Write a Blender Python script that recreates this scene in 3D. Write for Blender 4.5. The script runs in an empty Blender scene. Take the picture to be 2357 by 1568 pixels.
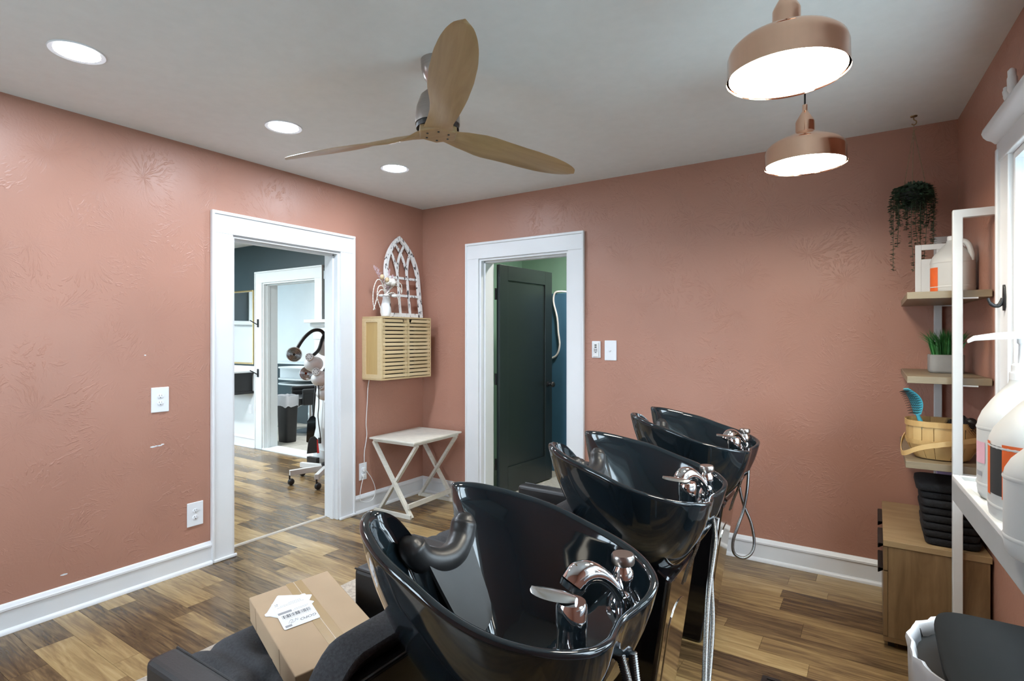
import bpy, bmesh, math, random
from mathutils import Vector, Matrix
random.seed(7)
S = bpy.context.scene
COL = S.collection
PI = math.pi
# ------------------------------------------------------------------ camera, world, exposure
W_PX, H_PX, F_PX, CX, HOR = 2357, 1568, 1272.0, 1178.5, 775.0
CAM = Vector((3.413, -3.714, 1.39)); YAW = math.radians(33.4)
FWD = Vector((-math.sin(YAW), math.cos(YAW), 0)); RGT = Vector((math.cos(YAW), math.sin(YAW), 0))
cd = bpy.data.cameras.new('camera'); cam = bpy.data.objects.new('camera', cd); COL.objects.link(cam)
cam.location = CAM; cam.rotation_euler = (PI/2, 0, YAW)
cd.sensor_width = 36; cd.lens = F_PX/W_PX*36; cd.shift_y = -(H_PX/2-HOR)/W_PX; cd.clip_start = 0.02
S.camera = cam
S.view_settings.view_transform = 'Standard'; S.view_settings.look = 'None'
S.view_settings.gamma = 1; S.view_settings.use_curve_mapping = False
S.view_settings.exposure = 0.0
wd = bpy.data.worlds.new('world'); S.world = wd; wd.use_nodes = True
wb = wd.node_tree.nodes['Background']; wb.inputs[0].default_value = (0.72, 0.88, 1.0, 1); wb.inputs[1].default_value = 14.5
L_DOWN, L_PEND, L_HALL, L_FAR, L_BATH = 275.0, 58.0, 290.0, 260.0, 220.0

def at(px, py, depth):                      # pixel + depth along the view axis -> world point
    return CAM + depth*(FWD + (px-CX)/F_PX*RGT + Vector((0, 0, (HOR-py)/F_PX)))

# ------------------------------------------------------------------ helpers
class MB:
    def __init__(s): s.v = []; s.f = []
    def add(s, vs, fs, M=None):
        b = len(s.v)
        for p in vs:
            p = Vector(p); s.v.append(M @ p if M else p)
        for f in fs: s.f.append([b+i for i in f])
        return s
    def box(s, lo, hi, M=None):
        x0, y0, z0 = lo; x1, y1, z1 = hi
        return s.add([(x0,y0,z0),(x1,y0,z0),(x1,y1,z0),(x0,y1,z0),(x0,y0,z1),(x1,y0,z1),(x1,y1,z1),(x0,y1,z1)],
                     [(0,3,2,1),(4,5,6,7),(0,1,5,4),(1,2,6,5),(2,3,7,6),(3,0,4,7)], M)
    def bar(s, p, q, w, h, up=(0,0,1)):     # rectangular bar from p to q; w across, h along up
        p = Vector(p); q = Vector(q); d = (q-p).normalized(); up = Vector(up)
        a = d.cross(up).normalized(); b = a.cross(d)
        vs = [e + a*sx*w/2 + b*sy*h/2 for e in (p, q) for sx, sy in ((-1,-1),(1,-1),(1,1),(-1,1))]
        return s.add(vs, [(0,1,2,3),(7,6,5,4),(0,4,5,1),(1,5,6,2),(2,6,7,3),(3,7,4,0)])
    def loft(s, rings, closed=True, cap0=True, cap1=True):
        n = len(rings[0]); b = len(s.v)
        for r in rings: s.v += [Vector(p) for p in r]
        m = n if closed else n-1
        for i in range(len(rings)-1):
            for j in range(m):
                k = (j+1) % n
                s.f.append([b+i*n+j, b+i*n+k, b+(i+1)*n+k, b+(i+1)*n+j])
        if cap0: s.f.append([b+j for j in range(n)][::-1])
        if cap1: s.f.append([b+(len(rings)-1)*n+j for j in range(n)])
        return s
    def tube(s, pts, r, n=8, caps=True):
        pts = [Vector(p) for p in pts]; N = len(pts)
        rs = r if isinstance(r, (list, tuple)) else [r]*N
        t = [(pts[min(i+1,N-1)]-pts[max(i-1,0)]).normalized() for i in range(N)]
        a = t[0].orthogonal().normalized(); rings = []
        for i in range(N):
            a = (a - t[i]*a.dot(t[i])); a = a.normalized() if a.length > 1e-6 else t[i].orthogonal().normalized()
            b = t[i].cross(a)
            rings.append([pts[i]+rs[i]*(a*math.cos(2*PI*k/n)+b*math.sin(2*PI*k/n)) for k in range(n)])
        return s.loft(rings, True, caps, caps)
    def lathe(s, prof, n=24, c=(0,0,0), M=None, cap0=True, cap1=True):
        c = Vector(c); rings = []
        for r, z in prof:
            ring = [c+Vector((r*math.cos(2*PI*k/n), r*math.sin(2*PI*k/n), z)) for k in range(n)]
            rings.append([M @ p for p in ring] if M else ring)
        return s.loft(rings, True, cap0, cap1)
    def prism(s, poly, f, d0, d1):          # f(a, b, d) -> point ; poly list of (a, b)
        n = len(poly)
        vs = [f(a, b, d0) for a, b in poly] + [f(a, b, d1) for a, b in poly]
        fs = [list(range(n))[::-1], list(range(n, 2*n))] + [[i, (i+1) % n, n+(i+1) % n, n+i] for i in range(n)]
        return s.add(vs, fs)
    def sphere(s, c, r, sc=(1,1,1), nu=14, nv=9):
        c = Vector(c); rings = []
        for i in range(nv+1):
            ph = PI*i/nv; rr = max(math.sin(ph), 0.02)
            rings.append([c+Vector((r*sc[0]*rr*math.cos(2*PI*k/nu), r*sc[1]*rr*math.sin(2*PI*k/nu), -r*sc[2]*math.cos(ph))) for k in range(nu)])
        return s.loft(rings)
    def mesh(s, name, smooth=None):
        me = bpy.data.meshes.new(name)
        me.from_pydata([tuple(p) for p in s.v], [], s.f)
        bm = bmesh.new(); bm.from_mesh(me)
        bmesh.ops.recalc_face_normals(bm, faces=bm.faces[:]); bm.to_mesh(me); bm.free()
        if smooth:
            for p in me.polygons: p.use_smooth = True
            me.set_sharp_from_angle(angle=math.radians(smooth))
        me.update(); return me
    def build(s, name, mat, parent=None, smooth=None, bev=0, seg=2, loc=None):
        return link(s.mesh(name, smooth), name, mat, parent, bev, seg, loc)

def link(me, name, mat, parent=None, bev=0, seg=2, loc=None):
    if mat and not me.materials: me.materials.append(mat)
    o = bpy.data.objects.new(name, me); COL.objects.link(o)
    if parent: o.parent = parent
    if loc: o.location = loc
    if bev:
        m = o.modifiers.new('bevel', 'BEVEL'); m.width = bev; m.segments = seg; m.limit_method = 'ANGLE'; m.angle_limit = math.radians(35)
        m.harden_normals = False
    return o
def tag(o, label, cat, group=None):
    o['label'] = label; o['category'] = cat
    if group: o['group'] = group
    return o
def thing(name, label, cat, loc=(0,0,0), rz=0, group=None):
    o = bpy.data.objects.new(name, None); COL.objects.link(o); o.empty_display_size = 0.05
    o.location = loc; o.rotation_euler = (0, 0, rz)
    return tag(o, label, cat, group)
def struct(o): o['kind'] = 'structure'; return o
def sempty(name, loc=(0,0,0), rz=0):
    o = bpy.data.objects.new(name, None); COL.objects.link(o); o.location = loc; o.rotation_euler = (0,0,rz); o.empty_display_size = .05
    return struct(o)
def copy_tree(o, parent=None):
    c = o.copy(); COL.objects.link(c); c.parent = parent
    for ch in [x for x in COL.objects if x.parent == o]: copy_tree(ch, c)
    return c
def sring(cx, cy, z, rx, ry, n=32, p=2.0):  # superellipse ring
    out = []
    for k in range(n):
        t = 2*PI*k/n; c = math.cos(t); s_ = math.sin(t)
        out.append(Vector((cx+rx*math.copysign(abs(c)**(2/p), c), cy+ry*math.copysign(abs(s_)**(2/p), s_), z)))
    return out
def cr(pts, n=6, closed=False):             # Catmull-Rom samples
    P = [Vector(p) for p in pts]; N = len(P); out = []
    rng = range(N) if closed else range(N-1)
    for i in rng:
        if closed: a, b, c, d = P[i-1], P[i], P[(i+1) % N], P[(i+2) % N]
        else: a, b, c, d = P[max(i-1,0)], P[i], P[i+1], P[min(i+2,N-1)]
        for k in range(n):
            t = k/n
            out.append(0.5*((2*b)+(c-a)*t+(2*a-5*b+4*c-d)*t*t+(3*b-a-3*c+d)*t**3))
    if not closed: out.append(P[-1].copy())
    return out
def sstep(a, b, x):  # smooth ramp, works for a > b too
    t = min(max((x-a)/(b-a), 0), 1); return t*t*(3-2*t)

# ------------------------------------------------------------------ materials
MATS = {}
def newmat(name):
    m = bpy.data.materials.new(name); m.use_nodes = True
    nt = m.node_tree; return m, nt, nt.nodes['Principled BSDF']
def N(nt, typ, **kw):
    n = nt.nodes.new(typ)
    for k, v in kw.items():
        if hasattr(n, k): setattr(n, k, v)
        else: n.inputs[k].default_value = v
    return n
def ramp(nt, stops):
    n = nt.nodes.new('ShaderNodeValToRGB'); e = n.color_ramp.elements
    while len(e) < len(stops): e.new(0.5)
    for i, (p, c) in enumerate(stops): e[i].position = p; e[i].color = (*c, 1)
    return n
def srgb(r, g, b): return tuple(((c/255+.055)/1.055)**2.4 if c > 10 else c/255/12.92 for c in (r, g, b))
def mat(name, col, rough=.5, metal=0, var=.06, scale=18, bump=0, bscale=60, spec=.5, coat=0, stretch=None, emit=0, ior=None):
    if name in MATS: return MATS[name]
    m, nt, b = newmat(name); L = nt.links
    tc = N(nt, 'ShaderNodeTexCoord'); src = tc.outputs['Object']
    if stretch:
        mp = N(nt, 'ShaderNodeMapping'); mp.inputs['Scale'].default_value = stretch; L.new(src, mp.inputs[0]); src = mp.outputs[0]
    nz = N(nt, 'ShaderNodeTexNoise'); nz.inputs['Scale'].default_value = scale; nz.inputs['Detail'].default_value = 5; L.new(src, nz.inputs['Vector'])
    rp = ramp(nt, [(.3, tuple(max(c*(1-var), 0) for c in col)), (.7, tuple(min(c*(1+var), 1) for c in col))]); L.new(nz.outputs[0], rp.inputs[0])
    L.new(rp.outputs[0], b.inputs['Base Color'])
    b.inputs['Roughness'].default_value = rough; b.inputs['Metallic'].default_value = metal
    b.inputs['Specular IOR Level'].default_value = spec; b.inputs['Coat Weight'].default_value = coat; b.inputs['Coat Roughness'].default_value = .05
    if ior: b.inputs['IOR'].default_value = ior
    if emit:
        b.inputs['Emission Color'].default_value = (*col, 1); b.inputs['Emission Strength'].default_value = emit
    if bump:
        n2 = N(nt, 'ShaderNodeTexNoise'); n2.inputs['Scale'].default_value = bscale; n2.inputs['Detail'].default_value = 4; L.new(src, n2.inputs['Vector'])
        bp = N(nt, 'ShaderNodeBump'); bp.inputs['Strength'].default_value = bump; bp.inputs['Distance'].default_value = .004
        L.new(n2.outputs[0], bp.inputs['Height']); L.new(bp.outputs[0], b.inputs['Normal'])
    MATS[name] = m; return m
def emis(name, col, strength):
    m = bpy.data.materials.new(name); m.use_nodes = True; nt = m.node_tree; nt.nodes.clear()
    e = N(nt, 'ShaderNodeEmission'); e.inputs[0].default_value = (*col, 1); e.inputs[1].default_value = strength
    o = N(nt, 'ShaderNodeOutputMaterial'); nt.links.new(e.outputs[0], o.inputs[0]); return m
def glassmat(name, tint=(1,1,1), gl=.07):
    m = bpy.data.materials.new(name); m.use_nodes = True; nt = m.node_tree; nt.nodes.clear()
    t = N(nt, 'ShaderNodeBsdfTransparent'); t.inputs[0].default_value = (*tint, 1)
    g = N(nt, 'ShaderNodeBsdfGlossy'); g.inputs['Roughness'].default_value = .02
    x = N(nt, 'ShaderNodeMixShader'); x.inputs[0].default_value = gl
    o = N(nt, 'ShaderNodeOutputMaterial')
    nt.links.new(t.outputs[0], x.inputs[1]); nt.links.new(g.outputs[0], x.inputs[2]); nt.links.new(x.outputs[0], o.inputs[0]); return m
def wallmat(name, axis, col, bump=.42):
    """painted plaster with a stomped crow's-foot relief; axis = the wall's horizontal axis"""
    m, nt, b = newmat(name); L = nt.links
    ge = N(nt, 'ShaderNodeNewGeometry'); sp = N(nt, 'ShaderNodeSeparateXYZ'); L.new(ge.outputs['Position'], sp.inputs[0])
    cb = N(nt, 'ShaderNodeCombineXYZ'); L.new(sp.outputs[axis], cb.inputs[0]); L.new(sp.outputs[2], cb.inputs[1])
    vo = N(nt, 'ShaderNodeTexVoronoi'); vo.voronoi_dimensions = '2D'; vo.inputs['Scale'].default_value = 3.6; vo.inputs['Randomness'].default_value = 1.0
    wn = N(nt, 'ShaderNodeTexNoise'); wn.inputs['Scale'].default_value = 3.0; L.new(cb.outputs[0], wn.inputs['Vector'])
    wa = N(nt, 'ShaderNodeVectorMath', operation='MULTIPLY_ADD'); L.new(wn.outputs['Color'], wa.inputs[0]); wa.inputs[1].default_value = (.16, .16, 0); L.new(cb.outputs[0], wa.inputs[2]); cb = wa
    L.new(cb.outputs[0], vo.inputs['Vector'])
    sb = N(nt, 'ShaderNodeVectorMath', operation='SUBTRACT'); L.new(cb.outputs[0], sb.inputs[0]); L.new(vo.outputs['Position'], sb.inputs[1])
    s2 = N(nt, 'ShaderNodeSeparateXYZ'); L.new(sb.outputs[0], s2.inputs[0])
    an = N(nt, 'ShaderNodeMath', operation='ARCTAN2'); L.new(s2.outputs[1], an.inputs[0]); L.new(s2.outputs[0], an.inputs[1])
    ln = N(nt, 'ShaderNodeVectorMath', operation='LENGTH'); L.new(sb.outputs[0], ln.inputs[0])
    c2 = N(nt, 'ShaderNodeCombineXYZ')
    ma = N(nt, 'ShaderNodeMath', operation='MULTIPLY'); L.new(an.outputs[0], ma.inputs[0]); ma.inputs[1].default_value = 6.0
    ml = N(nt, 'ShaderNodeMath', operation='MULTIPLY'); L.new(ln.outputs['Value'], ml.inputs[0]); ml.inputs[1].default_value = 16.0
    L.new(ma.outputs[0], c2.inputs[0]); L.new(ml.outputs[0], c2.inputs[1]); L.new(vo.outputs['Color'], c2.inputs[2])
    ad = N(nt, 'ShaderNodeVectorMath', operation='MULTIPLY_ADD'); L.new(vo.outputs['Color'], ad.inputs[0]); ad.inputs[1].default_value = (9, 9, 9); L.new(c2.outputs[0], ad.inputs[2])
    nz = N(nt, 'ShaderNodeTexNoise'); nz.inputs['Scale'].default_value = 1.5; nz.inputs['Detail'].default_value = 2; nz.inputs['Distortion'].default_value = .15; L.new(ad.outputs[0], nz.inputs['Vector'])
    rp = ramp(nt, [(.52, (0,0,0)), (.62, (1,1,1)), (.72, (.1,.1,.1))]); L.new(nz.outputs[0], rp.inputs[0])
    fine = N(nt, 'ShaderNodeTexNoise'); fine.inputs['Scale'].default_value = 90; fine.inputs['Detail'].default_value = 3; L.new(ge.outputs['Position'], fine.inputs['Vector'])
    msk = N(nt, 'ShaderNodeTexNoise'); msk.inputs['Scale'].default_value = 4.5; L.new(ge.outputs['Position'], msk.inputs['Vector'])
    mr = ramp(nt, [(.42, (.08,.08,.08)), (.62, (1,1,1))]); L.new(msk.outputs[0], mr.inputs[0])
    mm_ = N(nt, 'ShaderNodeMath', operation='MULTIPLY'); L.new(rp.outputs[0], mm_.inputs[0]); L.new(mr.outputs[0], mm_.inputs[1])
    mx = N(nt, 'ShaderNodeMath', operation='MULTIPLY_ADD'); L.new(fine.outputs[0], mx.inputs[0]); mx.inputs[1].default_value = .30; L.new(mm_.outputs[0], mx.inputs[2])
    bp = N(nt, 'ShaderNodeBump'); bp.inputs['Strength'].default_value = bump; bp.inputs['Distance'].default_value = .0035
    L.new(mx.outputs[0], bp.inputs['Height']); L.new(bp.outputs[0], b.inputs['Normal'])
    big = N(nt, 'ShaderNodeTexNoise'); big.inputs['Scale'].default_value = 2.0; L.new(ge.outputs['Position'], big.inputs['Vector'])
    rc = ramp(nt, [(.3, tuple(c*.96 for c in col)), (.7, tuple(c*1.04 for c in col))]); L.new(big.outputs[0], rc.inputs[0]); L.new(rc.outputs[0], b.inputs['Base Color'])
    b.inputs['Roughness'].default_value = .42; b.inputs['Specular IOR Level'].default_value = .45
    return m
def woodmat(name, stops, axis=(1, 14, 14), scale=3.0, rough=.35, rand=0.0, streak=1.0, bump=.05, world=False):
    m, nt, b = newmat(name); L = nt.links
    if world: src = N(nt, 'ShaderNodeNewGeometry').outputs['Position']
    else: src = N(nt, 'ShaderNodeTexCoord').outputs['Object']
    oi = N(nt, 'ShaderNodeObjectInfo')
    off = N(nt, 'ShaderNodeVectorMath', operation='SCALE'); cbo = N(nt, 'ShaderNodeCombineXYZ')
    for i in range(3): L.new(oi.outputs['Random'], cbo.inputs[i])
    L.new(cbo.outputs[0], off.inputs[0]); off.inputs['Scale'].default_value = 23.0
    ad = N(nt, 'ShaderNodeVectorMath', operation='ADD'); L.new(src, ad.inputs[0]); L.new(off.outputs[0], ad.inputs[1])
    mp = N(nt, 'ShaderNodeMapping'); mp.inputs['Scale'].default_value = axis; L.new(ad.outputs[0], mp.inputs[0])
    n1 = N(nt, 'ShaderNodeTexNoise'); n1.inputs['Scale'].default_value = scale; n1.inputs['Detail'].default_value = 7; n1.inputs['Roughness'].default_value = .62; n1.inputs['Distortion'].default_value = .8; L.new(mp.outputs[0], n1.inputs['Vector'])
    mp2 = N(nt, 'ShaderNodeMapping'); mp2.inputs['Scale'].default_value = tuple(a*3.2 if a > 2 else a*1.3 for a in axis); L.new(ad.outputs[0], mp2.inputs[0])
    n2 = N(nt, 'ShaderNodeTexNoise'); n2.inputs['Scale'].default_value = scale; n2.inputs['Detail'].default_value = 3; L.new(mp2.outputs[0], n2.inputs['Vector'])
    a1 = N(nt, 'ShaderNodeMath', operation='MULTIPLY_ADD'); L.new(n2.outputs[0], a1.inputs[0]); a1.inputs[1].default_value = .35*streak
    s1 = N(nt, 'ShaderNodeMath', operation='MULTIPLY_ADD'); L.new(n1.outputs[0], s1.inputs[0]); s1.inputs[1].default_value = streak; s1.inputs[2].default_value = .5-.5*streak-.175*streak
    L.new(s1.outputs[0], a1.inputs[2])
    r1 = N(nt, 'ShaderNodeMath', operation='MULTIPLY_ADD'); L.new(oi.outputs['Random'], r1.inputs[0]); r1.inputs[1].default_value = rand
    sh = N(nt, 'ShaderNodeMath', operation='SUBTRACT'); L.new(a1.outputs[0], sh.inputs[0]); sh.inputs[1].default_value = rand/2
    L.new(sh.outputs[0], r1.inputs[2])
    rp = ramp(nt, stops); L.new(r1.outputs[0], rp.inputs[0]); L.new(rp.outputs[0], b.inputs['Base Color'])
    b.inputs['Roughness'].default_value = rough
    bp = N(nt, 'ShaderNodeBump'); bp.inputs['Strength'].default_value = bump; bp.inputs['Distance'].default_value = .002
    L.new(n2.outputs[0], bp.inputs['Height']); L.new(bp.outputs[0], b.inputs['Normal'])
    return m

SALMON = (.415, .208, .150)
M_WL = wallmat('salmon_plaster_left', 1, SALMON); M_WB = wallmat('salmon_plaster_back', 0, SALMON)
M_CEIL = mat('ceiling_paint', (.765, .785, .785), .75, bump=.12, bscale=35, var=.02)
M_TRIM = mat('white_trim_paint', (.76, .77, .79), .32, var=.015, scale=6)
M_FLOOR = woodmat('laminate_plank', [(.08, (.026,.016,.009)), (.32, (.105,.066,.032)), (.55, (.24,.155,.070)), (.78, (.38,.262,.118)), (1.0, (.52,.38,.195))],
                  (1.0, 9, 9), 3.4, .24, rand=.5, streak=.95, bump=.08, world=True)
M_SUB = mat('subfloor', (.03, .022, .016), .8)
M_TEAL = mat('dark_teal_paint', (.030, .052, .060), .5, var=.05, scale=5)
M_HALLW = mat('hall_white_paint', (.74, .78, .79), .5, var=.02, scale=4)
M_BATHG = mat('sage_green_paint', (.30, .50, .38), .55, var=.04, scale=5)
M_TILE = mat('pale_tile', (.52, .49, .43), .35, var=.12, scale=9)
M_BOWL = mat('black_gloss_ceramic', (.0085, .0150, .0200), .07, var=.04, coat=.4)
M_CHROME = mat('chrome', (.78, .79, .82), .07, 1.0, var=.02)
M_STEEL = mat('polished_steel', (.62, .60, .57), .10, 1.0, var=.03)
M_HOSE = mat('flexible_hose_steel', (.27, .27, .27), .26, 1.0, var=.05)
M_NICKEL = mat('brushed_nickel', (.42, .39, .37), .30, 1.0, var=.05, stretch=(1,1,8))
M_RUBBER = mat('black_rubber', (.020, .020, .021), .36, var=.1, bump=.05, bscale=150)
M_VINYL = mat('black_vinyl', (.012, .012, .013), .42, var=.1, bump=.12, bscale=220)
M_FABRIC = mat('charcoal_fabric', (.043, .044, .049), .92, var=.3, scale=160, bump=.45, bscale=420)
M_GLOSSBLK = mat('black_gloss_panel', (.004, .004, .005), .10, var=.05, coat=.3)
M_COPPER = mat('rose_copper', (.84, .53, .38), .09, 1.0, var=.03)
M_BLKMET = mat('black_metal', (.012, .012, .013), .45, var=.1)
M_WHPL = mat('white_plastic', (.80, .80, .80), .38, var=.02)
M_HDPE = mat('milky_white_plastic', (.55, .55, .535), .42, var=.03, scale=8)
M_BAMBOO = woodmat('bamboo', [(.2, (.47,.33,.17)), (.5, (.60,.45,.25)), (.8, (.70,.55,.33))], (14, 1, 14), 3, .42, rand=.35, streak=.5)
M_BAMBOO_P = woodmat('bamboo_panel', [(.2, (.42,.27,.10)), (.8, (.58,.40,.17))], (14, 14, 1), 3, .45, streak=.5)
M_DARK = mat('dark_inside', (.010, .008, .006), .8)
M_FANW = woodmat('fan_blade_wood', [(.15, (.25,.15,.065)), (.5, (.37,.24,.115)), (.85, (.47,.33,.17))], (1.2, 11, 11), 2.2, .38, rand=.12, streak=.75)
M_WHITEW = mat('white_washed_wood', (.66, .63, .56), .5, var=.08, scale=9, stretch=(2,2,12), bump=.06)
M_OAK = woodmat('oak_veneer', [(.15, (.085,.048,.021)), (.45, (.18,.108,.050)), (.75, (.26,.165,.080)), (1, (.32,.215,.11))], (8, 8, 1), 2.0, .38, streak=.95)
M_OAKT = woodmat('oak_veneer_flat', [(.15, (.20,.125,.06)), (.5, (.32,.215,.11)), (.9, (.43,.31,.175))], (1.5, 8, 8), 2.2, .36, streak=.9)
M_OAKG = woodmat('grey_oak_shelf', [(.15, (.14,.105,.065)), (.5, (.23,.18,.115)), (.9, (.31,.255,.175))], (1.2, 9, 9), 2.4, .4, streak=.7)
M_WHMET = mat('white_metal_frame', (.64, .65, .65), .35, var=.02)
M_CARD = mat('cardboard', (.47, .335, .215), .8, var=.05, scale=7, bump=.05)
M_TAPE = mat('packing_tape', (.40, .265, .12), .25, var=.05)
M_PAPER = mat('label_paper', (.80, .81, .84), .5, var=.01)
M_INK = mat('label_ink', (.05, .05, .06), .6)
M_INKG = mat('grey_ink', (.33, .33, .35), .6)
M_WIRE = mat('white_cable', (.78, .77, .76), .4)
M_RUG = mat('beige_rug', (.42, .36, .30), .95, var=.3, scale=60, bump=.6, bscale=200)
M_LEAF = mat('grass_leaf', (.030, .16, .035), .5, var=.5, scale=30)
M_VINE = mat('eucalyptus_leaf', (.050, .095, .055), .6, var=.5, scale=40)
M_TWINE = mat('jute_twine', (.34, .25, .16), .9, var=.2, scale=80)
M_BRASS = mat('antique_brass', (.30, .21, .11), .35, 1.0)
M_CONC = mat('cement_planter', (.27, .27, .265), .55, var=.12, scale=14, bump=.3, bscale=22)
M_CHIP = woodmat('basket_chip_wood', [(.2, (.42,.25,.085)), (.5, (.54,.35,.14)), (.85, (.62,.43,.20))], (9, 9, 1.2), 2, .5, rand=.3, streak=.5)
M_TOWEL = mat('black_terry', (.0065, .0065, .008), .95, var=.4, scale=120, bump=.8, bscale=260)
M_ORANGE = mat('orange_label', (.72, .12, .018), .45)
M_PINK = mat('pink_label', (.72, .40, .47), .45)
M_TURQ = mat('turquoise_plastic', (.09, .46, .56), .3)
M_GOLD = mat('gold_frame', (.62, .47, .22), .3, .8)
M_MIRROR = mat('mirror_silver', (.86, .89, .90), .01, 1.0, var=.005)
M_BLUE = mat('blue_painted_steel', (.055, .15, .24), .4, var=.06, scale=6)
M_DOOR = mat('dark_green_black_door', (.016, .022, .022), .30, var=.08, scale=5)
M_LILAC = mat('lilac_carton', (.38, .30, .50), .5)
M_BAG = mat('bin_liner', (.62, .63, .66), .35, var=.05, scale=10, bump=.5, bscale=14)
M_RED = mat('red_plastic', (.45, .02, .02), .4)
M_AMBER = mat('infrared_glass', (.17, .022, .010), .1)
M_SILV = mat('silver_grille', (.45, .45, .46), .25, 1.0)
M_ROSEP = mat('dried_pink_grass', (.55, .40, .42), .9, var=.25, scale=60)
M_CREAM = mat('cream_petal', (.72, .67, .60), .8, var=.08, scale=30)
M_OUT = mat('outlet_white', (.80, .82, .86), .28, var=.01)
M_SLOT = mat('slot_dark', (.03, .03, .03), .6)
def distressed():
    m, nt, b = newmat('distressed_white_paint'); L = nt.links
    tc = N(nt, 'ShaderNodeTexCoord'); mp = N(nt, 'ShaderNodeMapping'); mp.inputs['Scale'].default_value = (40, 60, 22); L.new(tc.outputs['Object'], mp.inputs[0])
    nz = N(nt, 'ShaderNodeTexNoise'); nz.inputs['Scale'].default_value = 1.0; nz.inputs['Detail'].default_value = 3; L.new(mp.outputs[0], nz.inputs['Vector'])
    rp = ramp(nt, [(.395, (.06,.05,.05)), (.43, (.76,.74,.72))]); L.new(nz.outputs[0], rp.inputs[0]); L.new(rp.outputs[0], b.inputs['Base Color'])
    b.inputs['Roughness'].default_value = .7; return m
M_DIST = distressed()
M_LED = emis('led_lens', (.85, .96, 1.08), L_DOWN); M_PEND = emis('pendant_diffuser', (1.0, .93, .78), L_PEND)
M_HFILL = emis('hall_fill', (.93, .98, 1.0), L_HALL); M_FFILL = emis('far_fill', (.95, .99, 1.0), L_FAR); M_BFILL = emis('bath_fill', (1.0, .97, .9), L_BATH)  # emission for the ceiling lights added to the other rooms
M_GLASS = glassmat('window_glass'); M_CLEAR = glassmat('clear_plastic', (.92,.94,.95), .16)

CEIL = 2.533
# ------------------------------------------------------------------ room shell
def planks(parent, x0, x1, y0, y1, name='plank', tall=.012, inside=None):
    me = MB().box((-.5,-.5,-1), (.5,.5,0)).mesh('plank'); me.materials.append(M_FLOOR)
    y = y0; row = 0
    while y < y1-.01:
        w = random.choice((.085, .105, .13, .15)); w = min(w, y1-y)
        x = x0 - random.random()*.7
        while x < x1:
            lo = inside(y+w/2) if inside else x0
            ln = random.uniform(.42, 1.15); a = max(x, lo); b = min(x+ln, x1); x += ln
            if b-a < .05: continue
            o = bpy.data.objects.new(name, me); COL.objects.link(o); o.parent = parent
            o.scale = (b-a-.0012, w-.0012, tall); o.location = ((a+b)/2, y+w/2, -random.random()*.0006)
        y += w; row += 1
Y_NEAR = -4.55
DY0, DY1, DH = -1.768, -.926, 2.034
floor = struct(MB().box((-.03, Y_NEAR-.1, -.08), (4.15, .0, -.011)).build('floor', M_SUB))
planks(floor, -.12, 4.12, Y_NEAR, -.0, inside=lambda y: -.12 if DY0 < y < DY1 else 0.0)
hall_floor = struct(MB().box((-5.2, -3.2, -.08), (-.15, .30, -.011)).build('floor_hall', M_SUB))
planks(hall_floor, -4.6, -.15, -2.3, .28)
far_floor = struct(MB().box((-5.6, .30, -.08), (-1.0, 2.3, -.002)).build('floor_far_room', M_TILE))
bath_floor = struct(MB().box((-.1, .0, -.08), (2.6, 1.9, -.002)).build('floor_bathroom', M_TILE))
def floor_tiles(parent, x0, x1, y0, y1, s):
    me = MB().box((-.5,-.5,-1), (.5,.5,0)).mesh('tile'); me.materials.append(M_TILE)
    nx = int((x1-x0)/s); ny = int((y1-y0)/s)
    for i in range(nx):
        for j in range(ny):
            o = bpy.data.objects.new('tile', me); COL.objects.link(o); o.parent = parent
            o.scale = (s-.004, s-.004, .01); o.location = (x0+(i+.5)*s, y0+(j+.5)*s, 0.0015)
floor_tiles(bath_floor, .1, 2.5, .2, 1.7, .3)
floor_tiles(far_floor, -5.0, -1.4, .48, 2.1, .45)
# left wall with doorway (y -1.768 .. -.926), back wall with doorway (x .639 .. 1.476)
m = MB().box((-.15, Y_NEAR-.1, 0), (0, DY0, CEIL)).box((-.15, DY0, DH), (0, DY1, CEIL)).box((-.15, DY1, 0), (0, .18, CEIL))
wl = struct(m.build('wall_left', M_WL))
BX0, BX1, BH = .639, 1.476, 2.039
m = MB().box((0, 0, 0), (BX0, .18, CEIL)).box((BX0, 0, BH), (BX1, .18, CEIL)).box((BX1, 0, 0), (4.15, .18, CEIL))
struct(m.build('wall_back', M_WB))
SLP = .06; PHI = math.atan(SLP)
RW = (3.771, 0, 0)                         # right wall frame: x' = 0 at the wall face, y' along the wall
WY = [(-1.865, -1.025), (-2.825, -1.985)]; WZ = (.78, 2.06)
m = MB()
m.box((0, Y_NEAR-.2, 0), (.16, WY[1][0], CEIL)).box((0, WY[1][1], 0), (.16, WY[0][0], CEIL)).box((0, WY[0][1], 0), (.16, .2, CEIL))
for a, b in WY: m.box((0, a, 0), (.16, b, WZ[0])).box((0, a, WZ[1]), (.16, b, CEIL))
wr = struct(m.build('wall_right', M_WL)); wr.location = RW; wr.rotation_euler = (0, 0, PHI)
NX0, NX1, NZ0, NZ1 = .45, 1.85, .75, 2.06
struct(MB().box((-.15, Y_NEAR-.15, 0), (NX0, Y_NEAR, CEIL)).box((NX1, Y_NEAR-.15, 0), (4.3, Y_NEAR, CEIL)).box((NX0, Y_NEAR-.15, 0), (NX1, Y_NEAR, NZ0)).box((NX0, Y_NEAR-.15, NZ1), (NX1, Y_NEAR, CEIL)).build('wall_near', M_WB))
struct(MB().box((-.15, Y_NEAR-.2, CEIL), (4.3, .18, CEIL+.08)).build('ceiling', M_CEIL))
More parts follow.
